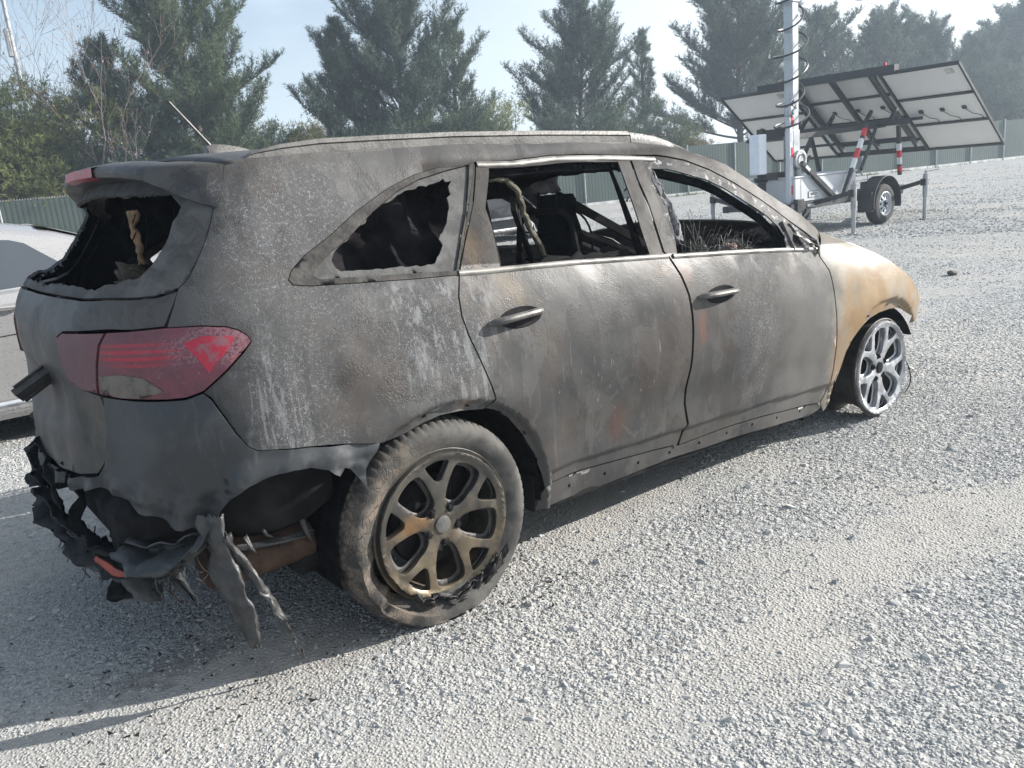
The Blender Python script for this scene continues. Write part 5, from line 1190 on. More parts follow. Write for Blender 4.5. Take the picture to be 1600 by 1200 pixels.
def make_tyre(w, burnt=True):
    q_ = [(.238,.012),(.248,.002),(.262,-.006),(.278,-.014),(.300,-.022),(.322,-.024),(.340,-.018),(.353,-.008),(.362,.003),(.3685,.016),(.3715,.035),(.3715,.040),(.366,.043),(.366,.049),(.3725,.052),(.3735,.09),(.3735,.096),(.367,.10),(.367,.107),(.3735,.11),(.373,.15),(.366,.155),(.366,.162),(.371,.165),(.368,.195),(.360,.213),(.345,.228),(.310,.238),(.275,.232),(.25,.222)]
    prof = [(r if r < .262 else .262+(r-.262)*(.092/.1115), h*.88 if h > 0 else h*.8) for r, h in q_]
    N = 300
    def fn(a, j, r, h):
        i = round(a/(2*math.pi)*N)
        if 7 <= j <= 11 or 13 <= j <= 15 or j >= 19 and j <= 24:
            if (i+(2 if j > 12 else 0)) % 4 == 0: r -= .0055 if j > 7 else .0025
        if burnt:
            # collapsed, part-melted lower rear sidewall
            t = max(0, 1-abs(((a-R(213)+math.pi) % (2*math.pi))-math.pi)/R(58))
            g = t*t*(3-2*t)
            if j <= 3: r += .030*g; h += .022*g
            elif j <= 6: r += .010*g; h -= .028*g
            nz = noise.noise(Vector((math.cos(a)*6, math.sin(a)*6, j*.4)))
            if j < 12: r += .006*nz*g*2; h += .012*nz*g*2
            t2 = max(0, 1-abs(((a-R(268)+math.pi) % (2*math.pi))-math.pi)/R(46)); g2 = t2*t2*(3-2*t2)
            if j <= 4: r -= .020*g2*(1-j/5); h -= .034*g2
            elif j <= 8: h -= .030*g2
        z = r*math.sin(a)
        if z < -.308 and r > .2:
            k = -.308/z*.999; r2 = r*k; h = h-(r-r2)*.8*(1 if h < .1 else -1); r = r2
        return r, h
    mb = MB(); mb.lathe(prof, (0,0,0), 'y', N, fn=fn); return mb.build('tyre', M['tyre'], w, ang=50)
w = make_wheel(R(91), M['rimr']); w.location = (0,-.932,.316); w['label'] = 'bronze-tinted rear wheel with scorched tyre'
ty = make_tyre(w)
mb = MB()
for kk, (a0, a1, r_q, hh, wd_, wdir) in enumerate(((230,322,.238,-.030,.026,(0,1,0)),(238,318,.252,-.044,.020,(0,.3,1)),(296,330,.266,-.036,.026,(.3,.6,1)),(246,300,.232,-.036,.014,(0,1,.4)))):
    pts = [((r_q+.010*noise.noise(Vector((a*.11, kk, 0))))*math.cos(R(a)), hh+.010*noise.noise(Vector((a*.1, kk, 4))), (r_q+.010*noise.noise(Vector((a*.17, kk, 2))))*math.sin(R(a))) for a in np.arange(a0, a1, 4)]
    n_ = len(pts); sheet(mb, pts, [wd_*(.25+.75*math.sin(math.pi*(i+.5)/n_)**.5)*(.7+.6*abs(noise.noise(Vector((i*.7, kk, 8))))) for i in range(n_)], wdir, 80+kk, .014, 8, .3)
mb.v = [tuple(Vector(v)+noise.noise_vector(Vector(v)*48)*.007+noise.noise_vector(Vector(v)*130)*.003) for v in mb.v]
mb.build('melted_rubber', simple('melted_tyre_rubber', (.022,.021,.021), .6, 0, .6, 30, .6, 90, .3), w, ang=60, solid=.006)
w2 = make_wheel(R(60), M['rimf']); w2.location = (2.78,-.915,.263); w2.rotation_euler = (0,0,R(1)); w2['label'] = 'bare silver front wheel without a tyre'
mb = MB(); mb.tube([Vector((.262*math.cos(R(a)), .0+.05*math.sin(R(a*3)), .262*math.sin(R(a)))) for a in range(-42, 12, 3)], .003, 5); mb.build('tyre_bead_wire', M['char'], w2)
wl = make_wheel(R(20), M['rimr']); wl.location = (0,.932,.316); wl.rotation_euler = (0,0,math.pi); make_tyre(wl, False)
wl2 = make_wheel(R(20), M['rimf']); wl2.location = (2.78,.915,.268); wl2.rotation_euler = (0,0,math.pi)
# ---------------------------------------------------------------- burnt interior
def debris(name, c, size, seed, mat, n=26, amp=.5):
    bmt = bmesh.new(); bmesh.ops.create_icosphere(bmt, subdivisions=5, radius=1)
    for v in bmt.verts:
        d = v.co.copy(); k = 1+amp*(noise.noise(d*1.7+Vector((seed,0,0)))+.55*noise.noise(d*4.3+Vector((0,seed,0)))+.30*noise.noise(d*10+Vector((0,0,seed)))+.16*noise.noise(d*22))
        v.co = Vector((d.x*size[0], d.y*size[1], d.z*size[2]))*k+Vector(c)
    mb = MB(); bmt.verts.index_update(); mb.add([v.co for v in bmt.verts], [tuple(v.index for v in f.verts) for f in bmt.faces]); bmt.free()
    return mb.build(name, mat, suv, ang=60)
debris('burnt_rear_seat', (.42,0,.70), (.35,.68,.22), 1, M['char'])
debris('burnt_front_seat', (1.35,-.42,.72), (.28,.24,.16), 2, M['char'])
debris('burnt_front_seat', (1.35,.42,.72), (.28,.24,.16), 3, M['char'])
debris('dashboard_remains', (2.18,0,.84), (.20,.66,.11), 4, M['char'])
debris('cargo_debris', (-.42,0,.92), (.32,.62,.26), 6, M['char'])
debris('door_card_remains', (.80,-.79,1.02), (.30,.035,.06), 7, M['liner'], amp=.9)
debris('door_card_remains', (1.66,-.79,.965), (.30,.035,.055), 8, M['liner'], amp=.9)
debris('door_card_remains', (1.93,-.70,1.00), (.18,.05,.055), 18, M['char'], amp=.9)
debris('burnt_foam', (1.70,-.80,1.012), (.035,.03,.028), 9, simple('tan_burnt_foam', (.30,.22,.18), .9, 0, .5, 30), amp=.5)
debris('cargo_debris', (-.52,-.05,1.12), (.12,.20,.09), 16, simple('brown_burnt_board', (.10,.075,.05), .9, 0, .6, 16), amp=.8)
mb = MB()
for y in (-.36, .42):        # front seat back frames with head rest posts
    for s_ in (-1, 1):
        mb.tube([(1.10,y+s_*.20,.75),(1.02,y+s_*.20,1.05),(1.02,y+s_*.17,1.20),(1.03,y+s_*.10,1.25)], .014, 7); mb.tube([(1.03,y+s_*.06,1.22),(1.05,y+s_*.06,1.33)], .007, 6)
    mb.tube([(1.03,y-.10,1.25),(1.03,y+.10,1.25)], .014, 7)
    for k in range(7): mb.tube([(1.04,y-.19,.80+.06*k),(1.05,y+.19,.80+.06*k)], .004, 5)
for y in (-.3, .3):          # second row
    for s_ in (-1, 1): mb.tube([(.25,y+s_*.24,.75),(.12,y+s_*.24,1.14),(.12,y+s_*.14,1.2)], .013, 7)
    mb.tube([(.12,y-.14,1.2),(.12,y+.14,1.2)], .013, 7)
for y in (-.35, .35):        # third row
    for s_ in (-1, 1): mb.tube([(-.38,y+s_*.2,.85),(-.46,y+s_*.2,1.18),(-.46,y+s_*.1,1.22)], .012, 7)
mb.tube([(2.0,.35,.95),(1.85,.38,1.02)], .02, 8); mb.lathe([(.17,-.008),(.178,0),(.17,.008),(.162,0),(.17,-.008)], (1.83,.38,1.03), 'x', 24)
mb.build('seat_frame', M['liner'], suv)
mb = MB()                     # charred seat-back block that hides part of the view
rows = []
for i in range(12):
    z = .86+.44*i/11; w_ = .115+.02*math.sin(i*1.1); row = []
    for k in range(12):
        a = 2*math.pi*k/12; row.append(Vector((1.12+.065*math.cos(a), -.33+w_*math.sin(a), z))+noise.noise_vector(Vector((math.cos(a)*2, math.sin(a)*2, z*9)))*.02)
    row.append(row[0]); rows.append(row)
mb.grid(rows); mb.box((1.12,-.33,1.30),(.08,.17,.03),bev=.01); mb.build('burnt_seat_back', M['char'], suv)
mb = MB()
mb.bar((1.36,.55,1.36),(1.62,.80,.90),.03,.05); mb.bar((.62,-.66,1.30),(1.02,-.25,1.04),.02,.03); mb.bar((1.14,-.32,1.31),(1.70,-.40,.99),.022,.034); mb.bar((1.2,-.1,1.22),(1.75,-.2,.98),.016,.02)
mb.build('fallen_bracket', M['liner'], suv)
mb = MB(); P_ = [(.52,-.66,1.415),(.60,-.66,1.40),(.66,-.65,1.345),(.70,-.62,1.27),(.75,-.60,1.19),(.80,-.60,1.10),(.83,-.62,1.03)]; pp = []
for i in range(len(P_)-1):
    for t in range(10): pp.append(Vector(P_[i]).lerp(Vector(P_[i+1]), t/10)+noise.noise_vector(Vector((i+t/10, 2, 2))*2.3)*.012)
mb.tube(pp, [.012+.005*noise.noise(Vector((i*.6, 0, 0))) for i in range(len(pp))], 7); mb.build('charred_cable', simple('olive_charred_cable', (.13,.12,.085), .9, 0, .7, 40, .5, 100), suv)
mb = MB(); rows = []
for i in range(44):          # headliner torn down along the far side
    x = .55+1.32*i/43; row = []
    bot = 1.300+.018*noise.noise(Vector((x*6, 0, 0)))+.012*noise.noise(Vector((x*25, 3, 0)))
    for k in range(10):
        t = k/9; row.append((x+.01*noise.noise(Vector((x*4, t*3, 1))), .47+.04*noise.noise(Vector((x*3, t*2, 2)))+.10*t, bot+(1.53-bot)*t-(.05*max(0, x-1.4)/.4)*t))
    rows.append(row)
mb.grid(rows); mb.build('torn_headliner', M['char'], suv, ang=80, solid=.004)
mb = MB(); rn = random.Random(31)
for i in range(95):          # seat springs and wires sprouting along the front door
    b = Vector((1.38+rn.random()*.45, -.82+rn.uniform(-.03,.04), .98+rn.uniform(-.03,.03))); a = rn.uniform(-1.1, 1.1)+(-.3 if i % 3 else .6); l_ = rn.uniform(.05,.20)*(1.2 if b.x < 1.55 else .6)
    c = b+Vector((math.sin(a)*l_, rn.uniform(-.02,.03), abs(math.cos(a))*l_)); d = c+Vector((math.sin(a)*.03, 0, -.01)); mb.tube([b, (b+c)/2+Vector((0,0,.015)), c, d], .0010, 4)
mb.build('spring_wires', M['shred'], suv)
mb = MB()                    # cloth rags behind the quarter window and inside the tailgate opening
rows = []
for i in range(26):
    u = -.30+.66*i/25; row = []
    for k in range(26):
        t = k/25; z = 1.08+(.15+.21*min(1, max(0, (i-2)/20)))*t; y = -.70+.13*t-.02*math.sin(i*.9+k*.25)+.05*noise.noise(Vector((u*6, z*6, 2)))
        row.append((u+.03*noise.noise(Vector((z*9, u*4, 5))), y, z))
    rows.append(row)
mb.grid(rows); mb.build('charred_curtain', simple('charred_cloth', (.026,.024,.027), .9, 0, .7, 9, .6, 40, .02), suv, ang=80, solid=.004)
mb = MB(); rows = []
for i in range(14):
    row = []
    for k in range(8):
        row.append(Vector((-.555+.015*noise.noise(Vector((i*.4, k*.4, 0))), -.02+(k/7-.5)*(.10-.004*i), 1.405-.014*i))+noise.noise_vector(Vector((i*.3, k*.5, 3)))*.012)
    rows.append(row)
mb.grid(rows); mb.build('scorched_tan_rag', simple('scorched_tan_foam', (.33,.21,.12), .9, 0, .5, 20, .5, 60), suv, ang=80, solid=.01)
mb = MB(); rn = random.Random(8)
for i in range(9):
    y = rn.uniform(-.62,.62); p = Vector((-.55-.04*rn.random(), y, 1.42+.03*rn.random())); pts = [p]
    for k in range(5): p = p+Vector((rn.uniform(-.02,.02), rn.uniform(-.025,.025), -rn.uniform(.01,.05))); pts.append(p)
    mb.tube(pts, .0025, 5)
for i in range(26):
    x = rn.uniform(.5,1.1); p = Vector((x, rn.uniform(.1,.6), 1.40)); pts = [p]
    for k in range(4): p = p+Vector((rn.uniform(-.05,.05), rn.uniform(-.03,.03), -rn.uniform(.0,.025))); pts.append(p)
    mb.tube(pts, .005, 5)
mb.build('soot_strand', M['char'], suv)
mb = MB(); rn = random.Random(18)
for i in range(70):
    t = rn.random(); u = float(np.interp(t, [0,.5,1], [-.80,-.84,-1.1])); z = float(np.interp(t, [0,.5,1], [1.40,1.24,1.20])); p = sp(u-.02*rn.random(), z+rn.uniform(-.01,.01), -.02-.02*rn.random(), 1)
    q = [p+Vector((rn.uniform(-1,1), rn.uniform(-1,1), rn.uniform(-1,1)))*rn.uniform(.003,.011) for _ in range(4)]; mb.add(q, [(0,1,2),(0,2,3),(0,3,1),(1,2,3)])
mb.build('window_frame_crust', simple('blue_grey_crust', (.11,.12,.14), .8, 0, .7, 30, .6, 80), suv)
# ================================================================= parked cars
def glossy(name, col, rough=.25, metal=0, coat=.6):
    m = NT(name); a = m.noise(3, 4, .6); m.done(m.mix(m.ramp(a, .3, .7), tuple(c*.94 for c in col), col), m.ramp(m.noise(40, 3, .7), .3, .7, rough*.85, rough*1.2), metal)
    m.b.inputs['Coat Weight'].default_value = coat; m.b.inputs['Coat Roughness'].default_value = .06; return m.mat
M['silver'] = glossy('silver_car_paint', (.46,.45,.445), .30, .5, .5)
M['blackp'] = glossy('black_car_paint', (.018,.019,.022), .2, 0, 1)
M['glass'] = glossy('tinted_car_glass', (.05,.06,.075), .05, 0, 1)
M['chrome'] = simple('bright_chrome', (.75,.75,.76), .18, .9, .1, 10, 0)
M['rubber'] = simple('clean_tyre', (.022,.022,.023), .8, 0, .3, 20, .2, 60)
M['alloy'] = simple('bright_alloy', (.62,.63,.65), .3, .5, .12, 10, .05)
M['gap'] = simple('dark_gap', (.01,.01,.01), .9, 0, .1)
def interp(t, x): return float(np.interp(x, [a for a, b in t], [b for a, b in t]))
def parked_car(root, Ln, Wd, belt, deck, roofz, paint, whl, wr, side_glass, lines, handles, lamps=True, spokes=10):
    """car along +x from 0 to Ln; deck/belt/roofz are height tables along x"""
    xs_ = sorted(set([round(x, 3) for x in np.linspace(0, Ln, 90)])); hw = Wd/2
    def wid(x): return hw*(1-.16*max(0, 1-x/.5)**2.2-.14*max(0, 1-(Ln-x)/.6)**2.2)
    def sec(x):
        w = wid(x); zb = interp(belt, x); zd = interp(deck, x); zr = interp(roofz, x); hasg = zr > zd+.02; zb = min(zb, zd-.015)
        g = min(1, max(0, (zr-zd)/.3)); P = [(w*.90,.17),(w*.965,.22),(w*.985,.36),(w*1.0,.56),(w*.995,.72),(w*.985,zb-.05),(w*.955,zb)]
        wt = w*(.90-.21*g); zt = zd+(zr-zd)*.80
        P += [(w*.90*(1-.0*g), max(zb+.01, zd-.005 if g < .02 else zb+.015)), (w*(.90-.07*g), zb+(zt-zb)*.35 if g > .02 else zd+.003), (w*(.90-.15*g) if g > .02 else w*.85, zb+(zt-zb)*.72 if g > .02 else zd+.006), (wt if g > .02 else w*.75, zt if g > .02 else zd+.012), (wt*.86, zr-.035*g+.008 if g > .02 else zd+.02), (wt*.5, zr-.005+.012), (0, zr+.02 if g > .02 else zd+.035)]
        return P
    def carve(x, y, z):
        for cx in whl:
            r = math.hypot(x-cx, z-wr)
            if r < wr*1.13: k = (wr*1.13)/max(r, 1e-3); return None
        return (x, y, z)
    mb = MB(); rows = []
    for x in xs_:
        P = sec(x); rows.append([(x, -y, z) for y, z in P]+[(x, y, z) for y, z in P[::-1][1:]])
    # subdivide low part vertically so arches cut cleanly
    rows2 = []
    for r in rows:
        q = []
        for i, p in enumerate(r[:-1]):
            n_ = 7 if i in (0,1,2,3,4,5) or i >= len(r)-7 else 2
            for t in range(n_): q.append(tuple(p[k]+(r[i+1][k]-p[k])*t/n_ for k in range(3)))
        q.append(r[-1]); rows2.append(q)
    mm = len(rows2[0]); V = [p for r in rows2 for p in r]; F = []
    for i in range(len(rows2)-1):
        for j in range(mm-1):
            ids = (i*mm+j, i*mm+j+1, (i+1)*mm+j+1, (i+1)*mm+j); c = [sum(V[q][k] for q in ids)/4 for k in range(3)]
            if any(math.hypot(c[0]-cx, c[2]-wr) < wr*1.14 for cx in whl) and abs(c[1]) > hw*.7: continue
            F.append(ids)
    V2 = []
    for p in V:
        for cx in whl:
            r = math.hypot(p[0]-cx, p[2]-wr)
            if wr*1.0 < r < wr*1.24 and abs(p[1]) > hw*.7:
                k = wr*1.14/r if r < wr*1.17 else 1; p = (cx+(p[0]-cx)*k, p[1], wr+(p[2]-wr)*k)
        V2.append(p)
    mb.add(V2, F); n0 = len(rows2)
    for e in (0, n0-1): mb.f.append(tuple(e*mm+j for j in range(mm))); mb.m.append(0)
    body = mb.build('body', paint, root, ang=40)
    mb = MB(); mb.box((Ln/2, 0, .30), (Ln*.9, Wd*.80, .26))
    for cx in whl:
        mb.box((cx, 0, wr+.05), (wr*2.4, Wd*.78, wr*1.6))
    mb.build('underbody', M['gap'], root)
    def side_pt(x, f, off, s):
        P = sec(x); a, b = P[7], P[10]; y = a[0]+(b[0]-a[0])*f; z = a[1]+(b[1]-a[1])*f; k = P[8] if f < .5 else P[9]
        zz = z; y = float(np.interp(zz, [P[7][1], P[8][1], P[9][1], P[10][1]], [P[7][0], P[8][0], P[9][0], P[10][0]])); return (x, s*(y+off), zz)
    for s in (-1, 1):
        for (x0_, x1_, f0, f1, k0, k1) in side_glass:
            rows = []
            for t in np.linspace(0, 1, 12):
                x = x0_+(x1_-x0_)*t; top = interp([(0, k0), (.12, k0+(1-k0)*.45), (.3, 1), (.7, 1), (.88, k1+(1-k1)*.45), (1, k1)], t)
                rows.append([side_pt(x, f0+(f1*top-f0)*q, .004, s) for q in (0, .25, .5, .75, 1)])
            mb = MB(); mb.grid(rows); mb.build('side_window', M['glass'], root)
        mb = MB()
        for (x0_, x1_, f0, f1, k0, k1) in side_glass: mb.tube([side_pt(x0_+(x1_-x0_)*t, f0-.03, .006, s) for t in np.linspace(-.01, 1.01, 14)], .008, 6)
        mb.build('window_trim', M['chrome'], root)
        mb = MB()
        for pts in lines:
            P = []
            for x, z in dense([p for p in pts], .03)[:-max(1, int(math.dist(pts[0], pts[-1])/.03))] if False else [(pts[i][0]+(pts[i+1][0]-pts[i][0])*t/12, pts[i][1]+(pts[i+1][1]-pts[i][1])*t/12) for i in range(len(pts)-1) for t in range(13)]:
                S = sec(x); y = float(np.interp(z, [q[1] for q in S[:8]], [q[0] for q in S[:8]])); P.append((x, s*(y+.0005), z))
            mb.tube(P, .0035, 5)
        mb.build('door_gap', M['gap'], root)
        for hx, hz in handles:
            S = sec(hx); y = float(np.interp(hz, [q[1] for q in S[:8]], [q[0] for q in S[:8]])); mb = MB()
            mb.tube([(hx-.11, s*(y+.004), hz-.006), (hx-.09, s*(y+.032), hz), (hx+.08, s*(y+.036), hz+.008), (hx+.11, s*(y+.006), hz+.008)], [.010,.014,.014,.010], 8, sq=(1,.7)); mb.build('door_handle', paint, root)
        mb = MB(); rows = []
        for x in np.linspace(whl[0]+wr*1.3, whl[1]-wr*1.3, 24):
            S = sec(x); rows.append([(x, s*(S[1][0]+.004), .235), (x, s*(S[2][0]+.016), .262), (x, s*(S[2][0]+.014), .285), (x, s*(S[2][0]+.002), .30)])
        mb.grid(rows); mb.build('sill_moulding', M['chrome'], root)
    # screens
    for nm, xa, xb in (('windscreen', Ln*.5, Ln), ('rear_window', 0, Ln*.5)):
        xs2 = [x for x in xs_ if xa <= x <= xb and .04 < (interp(roofz, x)-interp(deck, x)) < (max(b for a, b in roofz)-interp(deck, x))*.80]
        if len(xs2) > 2:
            rows = []
            for x in xs2:
                P = sec(x); w_ = P[11][0]*.93; rows.append([(x, w_*q, P[13][1]-.012*abs(q)**2*2+.006) for q in np.linspace(-1, 1, 9)])
            mb = MB(); mb.grid(rows); mb.build(nm, M['glass'], root)
    for cx in whl:
        for s in (-1, 1):
            w = bpy.data.objects.new('wheel', None); COL.objects.link(w); w.parent = root; w.location = (cx, s*(hw-.015), wr); w.rotation_euler = (0, 0, 0 if s < 0 else math.pi)
            mb = MB(); rr_ = wr; mb.lathe([(rr_*.68,.02),(rr_*.72,-.004),(rr_*.88,-.006),(rr_*.97,.02),(rr_,.05),(rr_,.17),(rr_*.96,.20),(rr_*.7,.21)], (0,0,0), 'y', 48); mb.build('tyre', M['rubber'], w)
            mb = MB(); mb.lathe([(rr_*.70,.010),(rr_*.66,.004),(rr_*.62,.03),(rr_*.60,.15)], (0,0,0), 'y', 40); mb.lathe([(0,.012),(rr_*.13,.014),(rr_*.17,.03)], (0,0,0), 'y', 20)
            for k in range(spokes):
                a = 2*math.pi*k/spokes; c, q = math.cos(a), math.sin(a); mb.bar((rr_*.12*c, .022, rr_*.12*q), (rr_*.65*c, .012, rr_*.65*q), .022, rr_*.09, up=(0,1,0))
            mb.build('rim', M['alloy'], w)
            mb = MB(); mb.lathe([(0,.10),(rr_*.6,.10)], (0,0,0), 'y', 30); mb.build('brake_disc', M['gap'], w)
    return body
# silver saloon: points to -x, so its tail is at the local origin end
ssed = thing('silver_sedan', 'silver four-door sedan parked behind the wreck at the left edge of the photo', 'car', (1.22, 3.86, 0), math.pi)
parked_car(ssed, 4.85, 1.84, [(0,.90),(1.2,.99),(1.9,.965),(3.4,.92),(4.85,.70)], [(0,.72),(.06,.93),(.2,1.0),(.75,1.03),(1.4,1.02),(3.4,.95),(4.4,.82),(4.75,.66),(4.85,.5)],
           [(0,.72),(.06,.93),(.2,1.0),(.72,1.04),(1.05,1.19),(1.45,1.34),(1.85,1.415),(2.3,1.45),(2.8,1.435),(3.15,1.34),(3.75,.97),(4.4,.82),(4.75,.66),(4.85,.5)], M['silver'], (1.12, 3.95), .325,
           [(1.42,2.28,.04,.92,.25,1),(2.36,3.30,.04,.92,1,.42)], [[(2.32,.25),(2.34,.6),(2.30,.96)],[(1.52,.42),(1.44,.62),(1.36,.80),(1.30,.97)],[(3.42,.27),(3.45,.6),(3.40,.93)],[(.9,.74),(2.3,.70),(4.0,.66)]], [(1.88,.885),(2.98,.86)])
dsuv = thing('dark_suv', 'black SUV with bright wheels seen through the rear door opening of the wreck', 'car', (6.9, 12.5, 0), 0)
parked_car(dsuv, 4.8, 1.9, [(0,1.0),(1.2,1.05),(3.4,1.02),(4.8,.85)], [(0,.8),(.05,1.0),(.4,1.1),(1.4,1.1),(3.5,1.08),(4.45,.98),(4.72,.85),(4.8,.6)],
           [(0,.8),(.05,1.1),(.35,1.5),(.7,1.64),(2.2,1.68),(2.8,1.62),(3.6,1.12),(4.45,.98),(4.72,.85),(4.8,.6)], M['blackp'], (.98, 3.86), .37,
           [(.5,1.15,.05,.9,.4,1),(1.3,2.2,.05,.92,1,1),(2.28,3.25,.05,.9,1,.4)], [[(2.24,.3),(2.26,.7),(2.24,1.0)],[(1.3,.4),(1.25,.8),(1.22,1.0)],[(3.25,.3),(3.3,.7),(3.25,1.0)]], [(1.5,.95),(2.5,.93)])
mb = MB()
for s in (-1,):
    mb.bar((1.4, s*.965, .50), (3.35, s*.965, .52), .012, .05); mb.bar((1.0, s*.965, 1.09), (3.3, s*.93, 1.08), .01, .02)
mb.build('chrome_strip', M['chrome'], dsuv)
# ================================================================= solar surveillance trailer
TC = Vector((13.2, 5.65, 0))
tr = thing('solar_trailer', 'mobile solar trailer with tilted panels and a tall steel mast on the gravel', 'trailer', tuple(TC))
def tb(mb, name, mat, parent=None, **k):
    off = TC
    mb.v = [tuple(Vector(v)-off) for v in mb.v]; return mb.build(name, mat, parent or tr, **k)
M['tw'] = simple('white_sheet_metal', (.55,.57,.60), .4, 0, .08, 2, .05, 20)
M['tb'] = simple('black_powder_coat', (.028,.030,.034), .45, 0, .3, 6, .05, 40)
M['mast'] = simple('brushed_mast_steel', (.42,.44,.46), .35, .55, .12, 5, .1, 40)
M['back'] = simple('panel_backsheet', (.74,.745,.73), .5, 0, .05, 1.5, .03, 20)
M['cell'] = simple('solar_cell_face', (.012,.018,.05), .15, 0, .2, 3, 0)
M['redt'] = simple('red_reflective_tape', (.60,.03,.04), .4, 0, .1); M['whitet'] = simple('white_reflective_tape', (.75,.75,.75), .4, 0, .05)
mb = MB(); mb.box((11.87, 5.66, .765), (1.84, 1.26, .40), bev=.015); mb.box((11.87, 5.66, .975), (1.88, 1.30, .03), bev=.01); tb(mb, 'cabinet', M['tw'])
mb = MB()
for y in (5.0, 6.3): mb.bar((10.75, y, .505), (14.3, y, .505), .07, .11)
for x in (10.8, 11.9, 12.9, 14.2): mb.bar((x, 5.0, .505), (x, 6.3, .505), .06, .09)
mb.box((10.98, 4.98, .52), (.20, .09, .22), bev=.01); mb.bar((14.2, 5.0, .5), (15.6, 5.65, .5), .07, .1); mb.bar((14.2, 6.3, .5), (15.6, 5.65, .5), .07, .1)
tb(mb, 'chassis', M['tb'])
mb = MB(); mb.box((11.30, 4.955, .505), (.22, .006, .045)); tb(mb, 'chassis_plate', M['mast'])
for y, s in ((4.80, -1), (6.50, 1)):
    mb = MB(); prof = [(.455, y-.14), (.47, y-.135), (.47, y+.13), (.455, y+.135)]; mb.lathe(prof, (13.2, 0, .37), 'y', 26, (R(-12), R(192))); 
    mb.box((12.73, y+.02, .42), (.05, .26, .34)); mb.box((13.2, y-s*.12, .62), (.90, .02, .30)); tb(mb, 'mudguard', M['tb'], solid=.006)
    w = bpy.data.objects.new('wheel', None); COL.objects.link(w); w.parent = tr; w.location = (0, y-5.65, .355); w.rotation_euler = (0, 0, 0 if s < 0 else math.pi)
    mb = MB(); mb.lathe([(.20,.03),(.215,.0),(.27,-.012),(.32,0),(.345,.03),(.352,.06),(.352,.15),(.34,.19),(.30,.21),(.2,.2)], (0,-.09,0), 'y', 48); mb.build('tyre', M['rubber'], w)
    n = 40; circ = [(.205*math.cos(2*math.pi*k/n), .205*math.sin(2*math.pi*k/n)) for k in range(n)]
    hs = [rounded([((r_q)*math.cos(a+da), (r_q)*math.sin(a+da)) for r_q, da in ((.085,-.16),(.155,-.22),(.160,.22),(.085,.16))], 1) for a in [2*math.pi*k/8 for k in range(8)]]
    v, f = flat_mesh(circ, hs, .03); mb = MB(); mb.add([(x, -.07-.02*math.cos(min(1, math.hypot(x, z)/.2)*math.pi), z) for x, z in v], f); mb.lathe([(.205,-.06),(.212,-.095),(.200,-.10),(.195,-.05),(.19,.05)], (0,0,0), 'y', 40); mb.build('rim', M['tw'], w, solid=.004)
    mb = MB(); mb.lathe([(0,-.135),(.022,-.13),(.03,-.10),(.05,-.09)], (0,0,0), 'y', 20)
    for k in range(5): mb.lathe([(0,-.105),(.009,-.105),(.010,-.08)], (.055*math.cos(k*1.2566), 0, .055*math.sin(k*1.2566)), 'y', 8)
    mb.lathe([(0,0),(.19,0)], (0,0,0), 'y', 24); mb.build('hub', M['tb'], w)
# sticker with its dark square and letters
st = MB(); st.box((11.47, 5.024, .675), (.30, .004, .105)); so = tb(st, 'sticker', M['tb'])
st = MB(); st.box((11.47, 5.021, .675), (.285, .004, .090)); tb(st, 'sticker_face', M['tw'], so)
def text_mesh(body, size, loc, rot, mat, parent, name):
    cu = bpy.data.curves.new('tmp', 'FONT'); cu.body = body; cu.size = size; cu.extrude = .0015; cu.align_x = 'CENTER'; cu.align_y = 'CENTER'; to = bpy.data.objects.new('tmp', cu); COL.objects.link(to)
    bpy.context.view_layer.update(); dg = bpy.context.evaluated_depsgraph_get(); me = bpy.data.meshes.new_from_object(to.evaluated_get(dg)); bpy.data.objects.remove(to); bpy.data.curves.remove(cu)
    me.materials.clear(); me.materials.append(mat); o = bpy.data.objects.new(name, me); COL.objects.link(o); o.parent = parent; o.location = loc; o.rotation_euler = rot; return o
text_mesh('WECO', .062, (11.47-13.2, 5.017-5.65, .676), (R(90), 0, 0), M['tb'], so, 'lettering')
# mast, stow post, winch, housing
mb = MB(); mb.box((11.12, 5.20, 1.05), (.19,.19,1.35), bev=.01); mb.box((11.12, 5.20, 2.55), (.165,.165,2.3), bev=.01); mb.box((11.12, 5.20, 4.5), (.10,.10,2.0), bev=.008); mb.box((11.12,5.20,3.68),(.20,.20,.05),bev=.01)
mb.box((11.04, 5.20, .42), (.36,.26,.32), bev=.01); tb(mb, 'mast', M['mast'])
mb = MB(); mb.box((10.93, 5.12, 1.15), (.085,.085,1.55), bev=.006); tb(mb, 'stow_post', M['tw'])
mb = MB(); rn = random.Random(3); mb.box((10.93,5.12,2.02),(.13,.13,.16),bev=.03); mb.tube([(10.93,5.12,2.1),(10.98,5.1,2.2),(11.06,5.1,2.16),(11.1,5.1,2.05)], .02, 7)
for k in range(9): mb.box((10.93+rn.uniform(-.09,.09), 5.10+rn.uniform(-.06,.03), 1.80+rn.uniform(-.05,.35)), (rn.uniform(.02,.06),rn.uniform(.02,.06),rn.uniform(.02,.08)), Matrix.Rotation(rn.random(), 3, 'Y'))
tb(mb, 'latch_head', M['mast'])
for mtn, zz in (('redt', (1.86, 1.38, .78)), ('whitet', (1.62, 1.22))):
    for z in zz: mb = MB(); mb.box((10.945, 5.074, z), (.040, .006, .15)); tb(mb, 'tape', M[mtn])
mb = MB(); mb.lathe([(0,-.03),(.05,-.03),(.12,-.035),(.155,-.03),(.155,.02),(.12,.03),(.05,.03)], (11.12, 5.05, 1.25), 'y', 30); mb.lathe([(.085,-.045),(.10,-.05),(.10,-.035)], (11.12,5.05,1.25), 'y', 24); tb(mb, 'winch_drum', M['galv'])
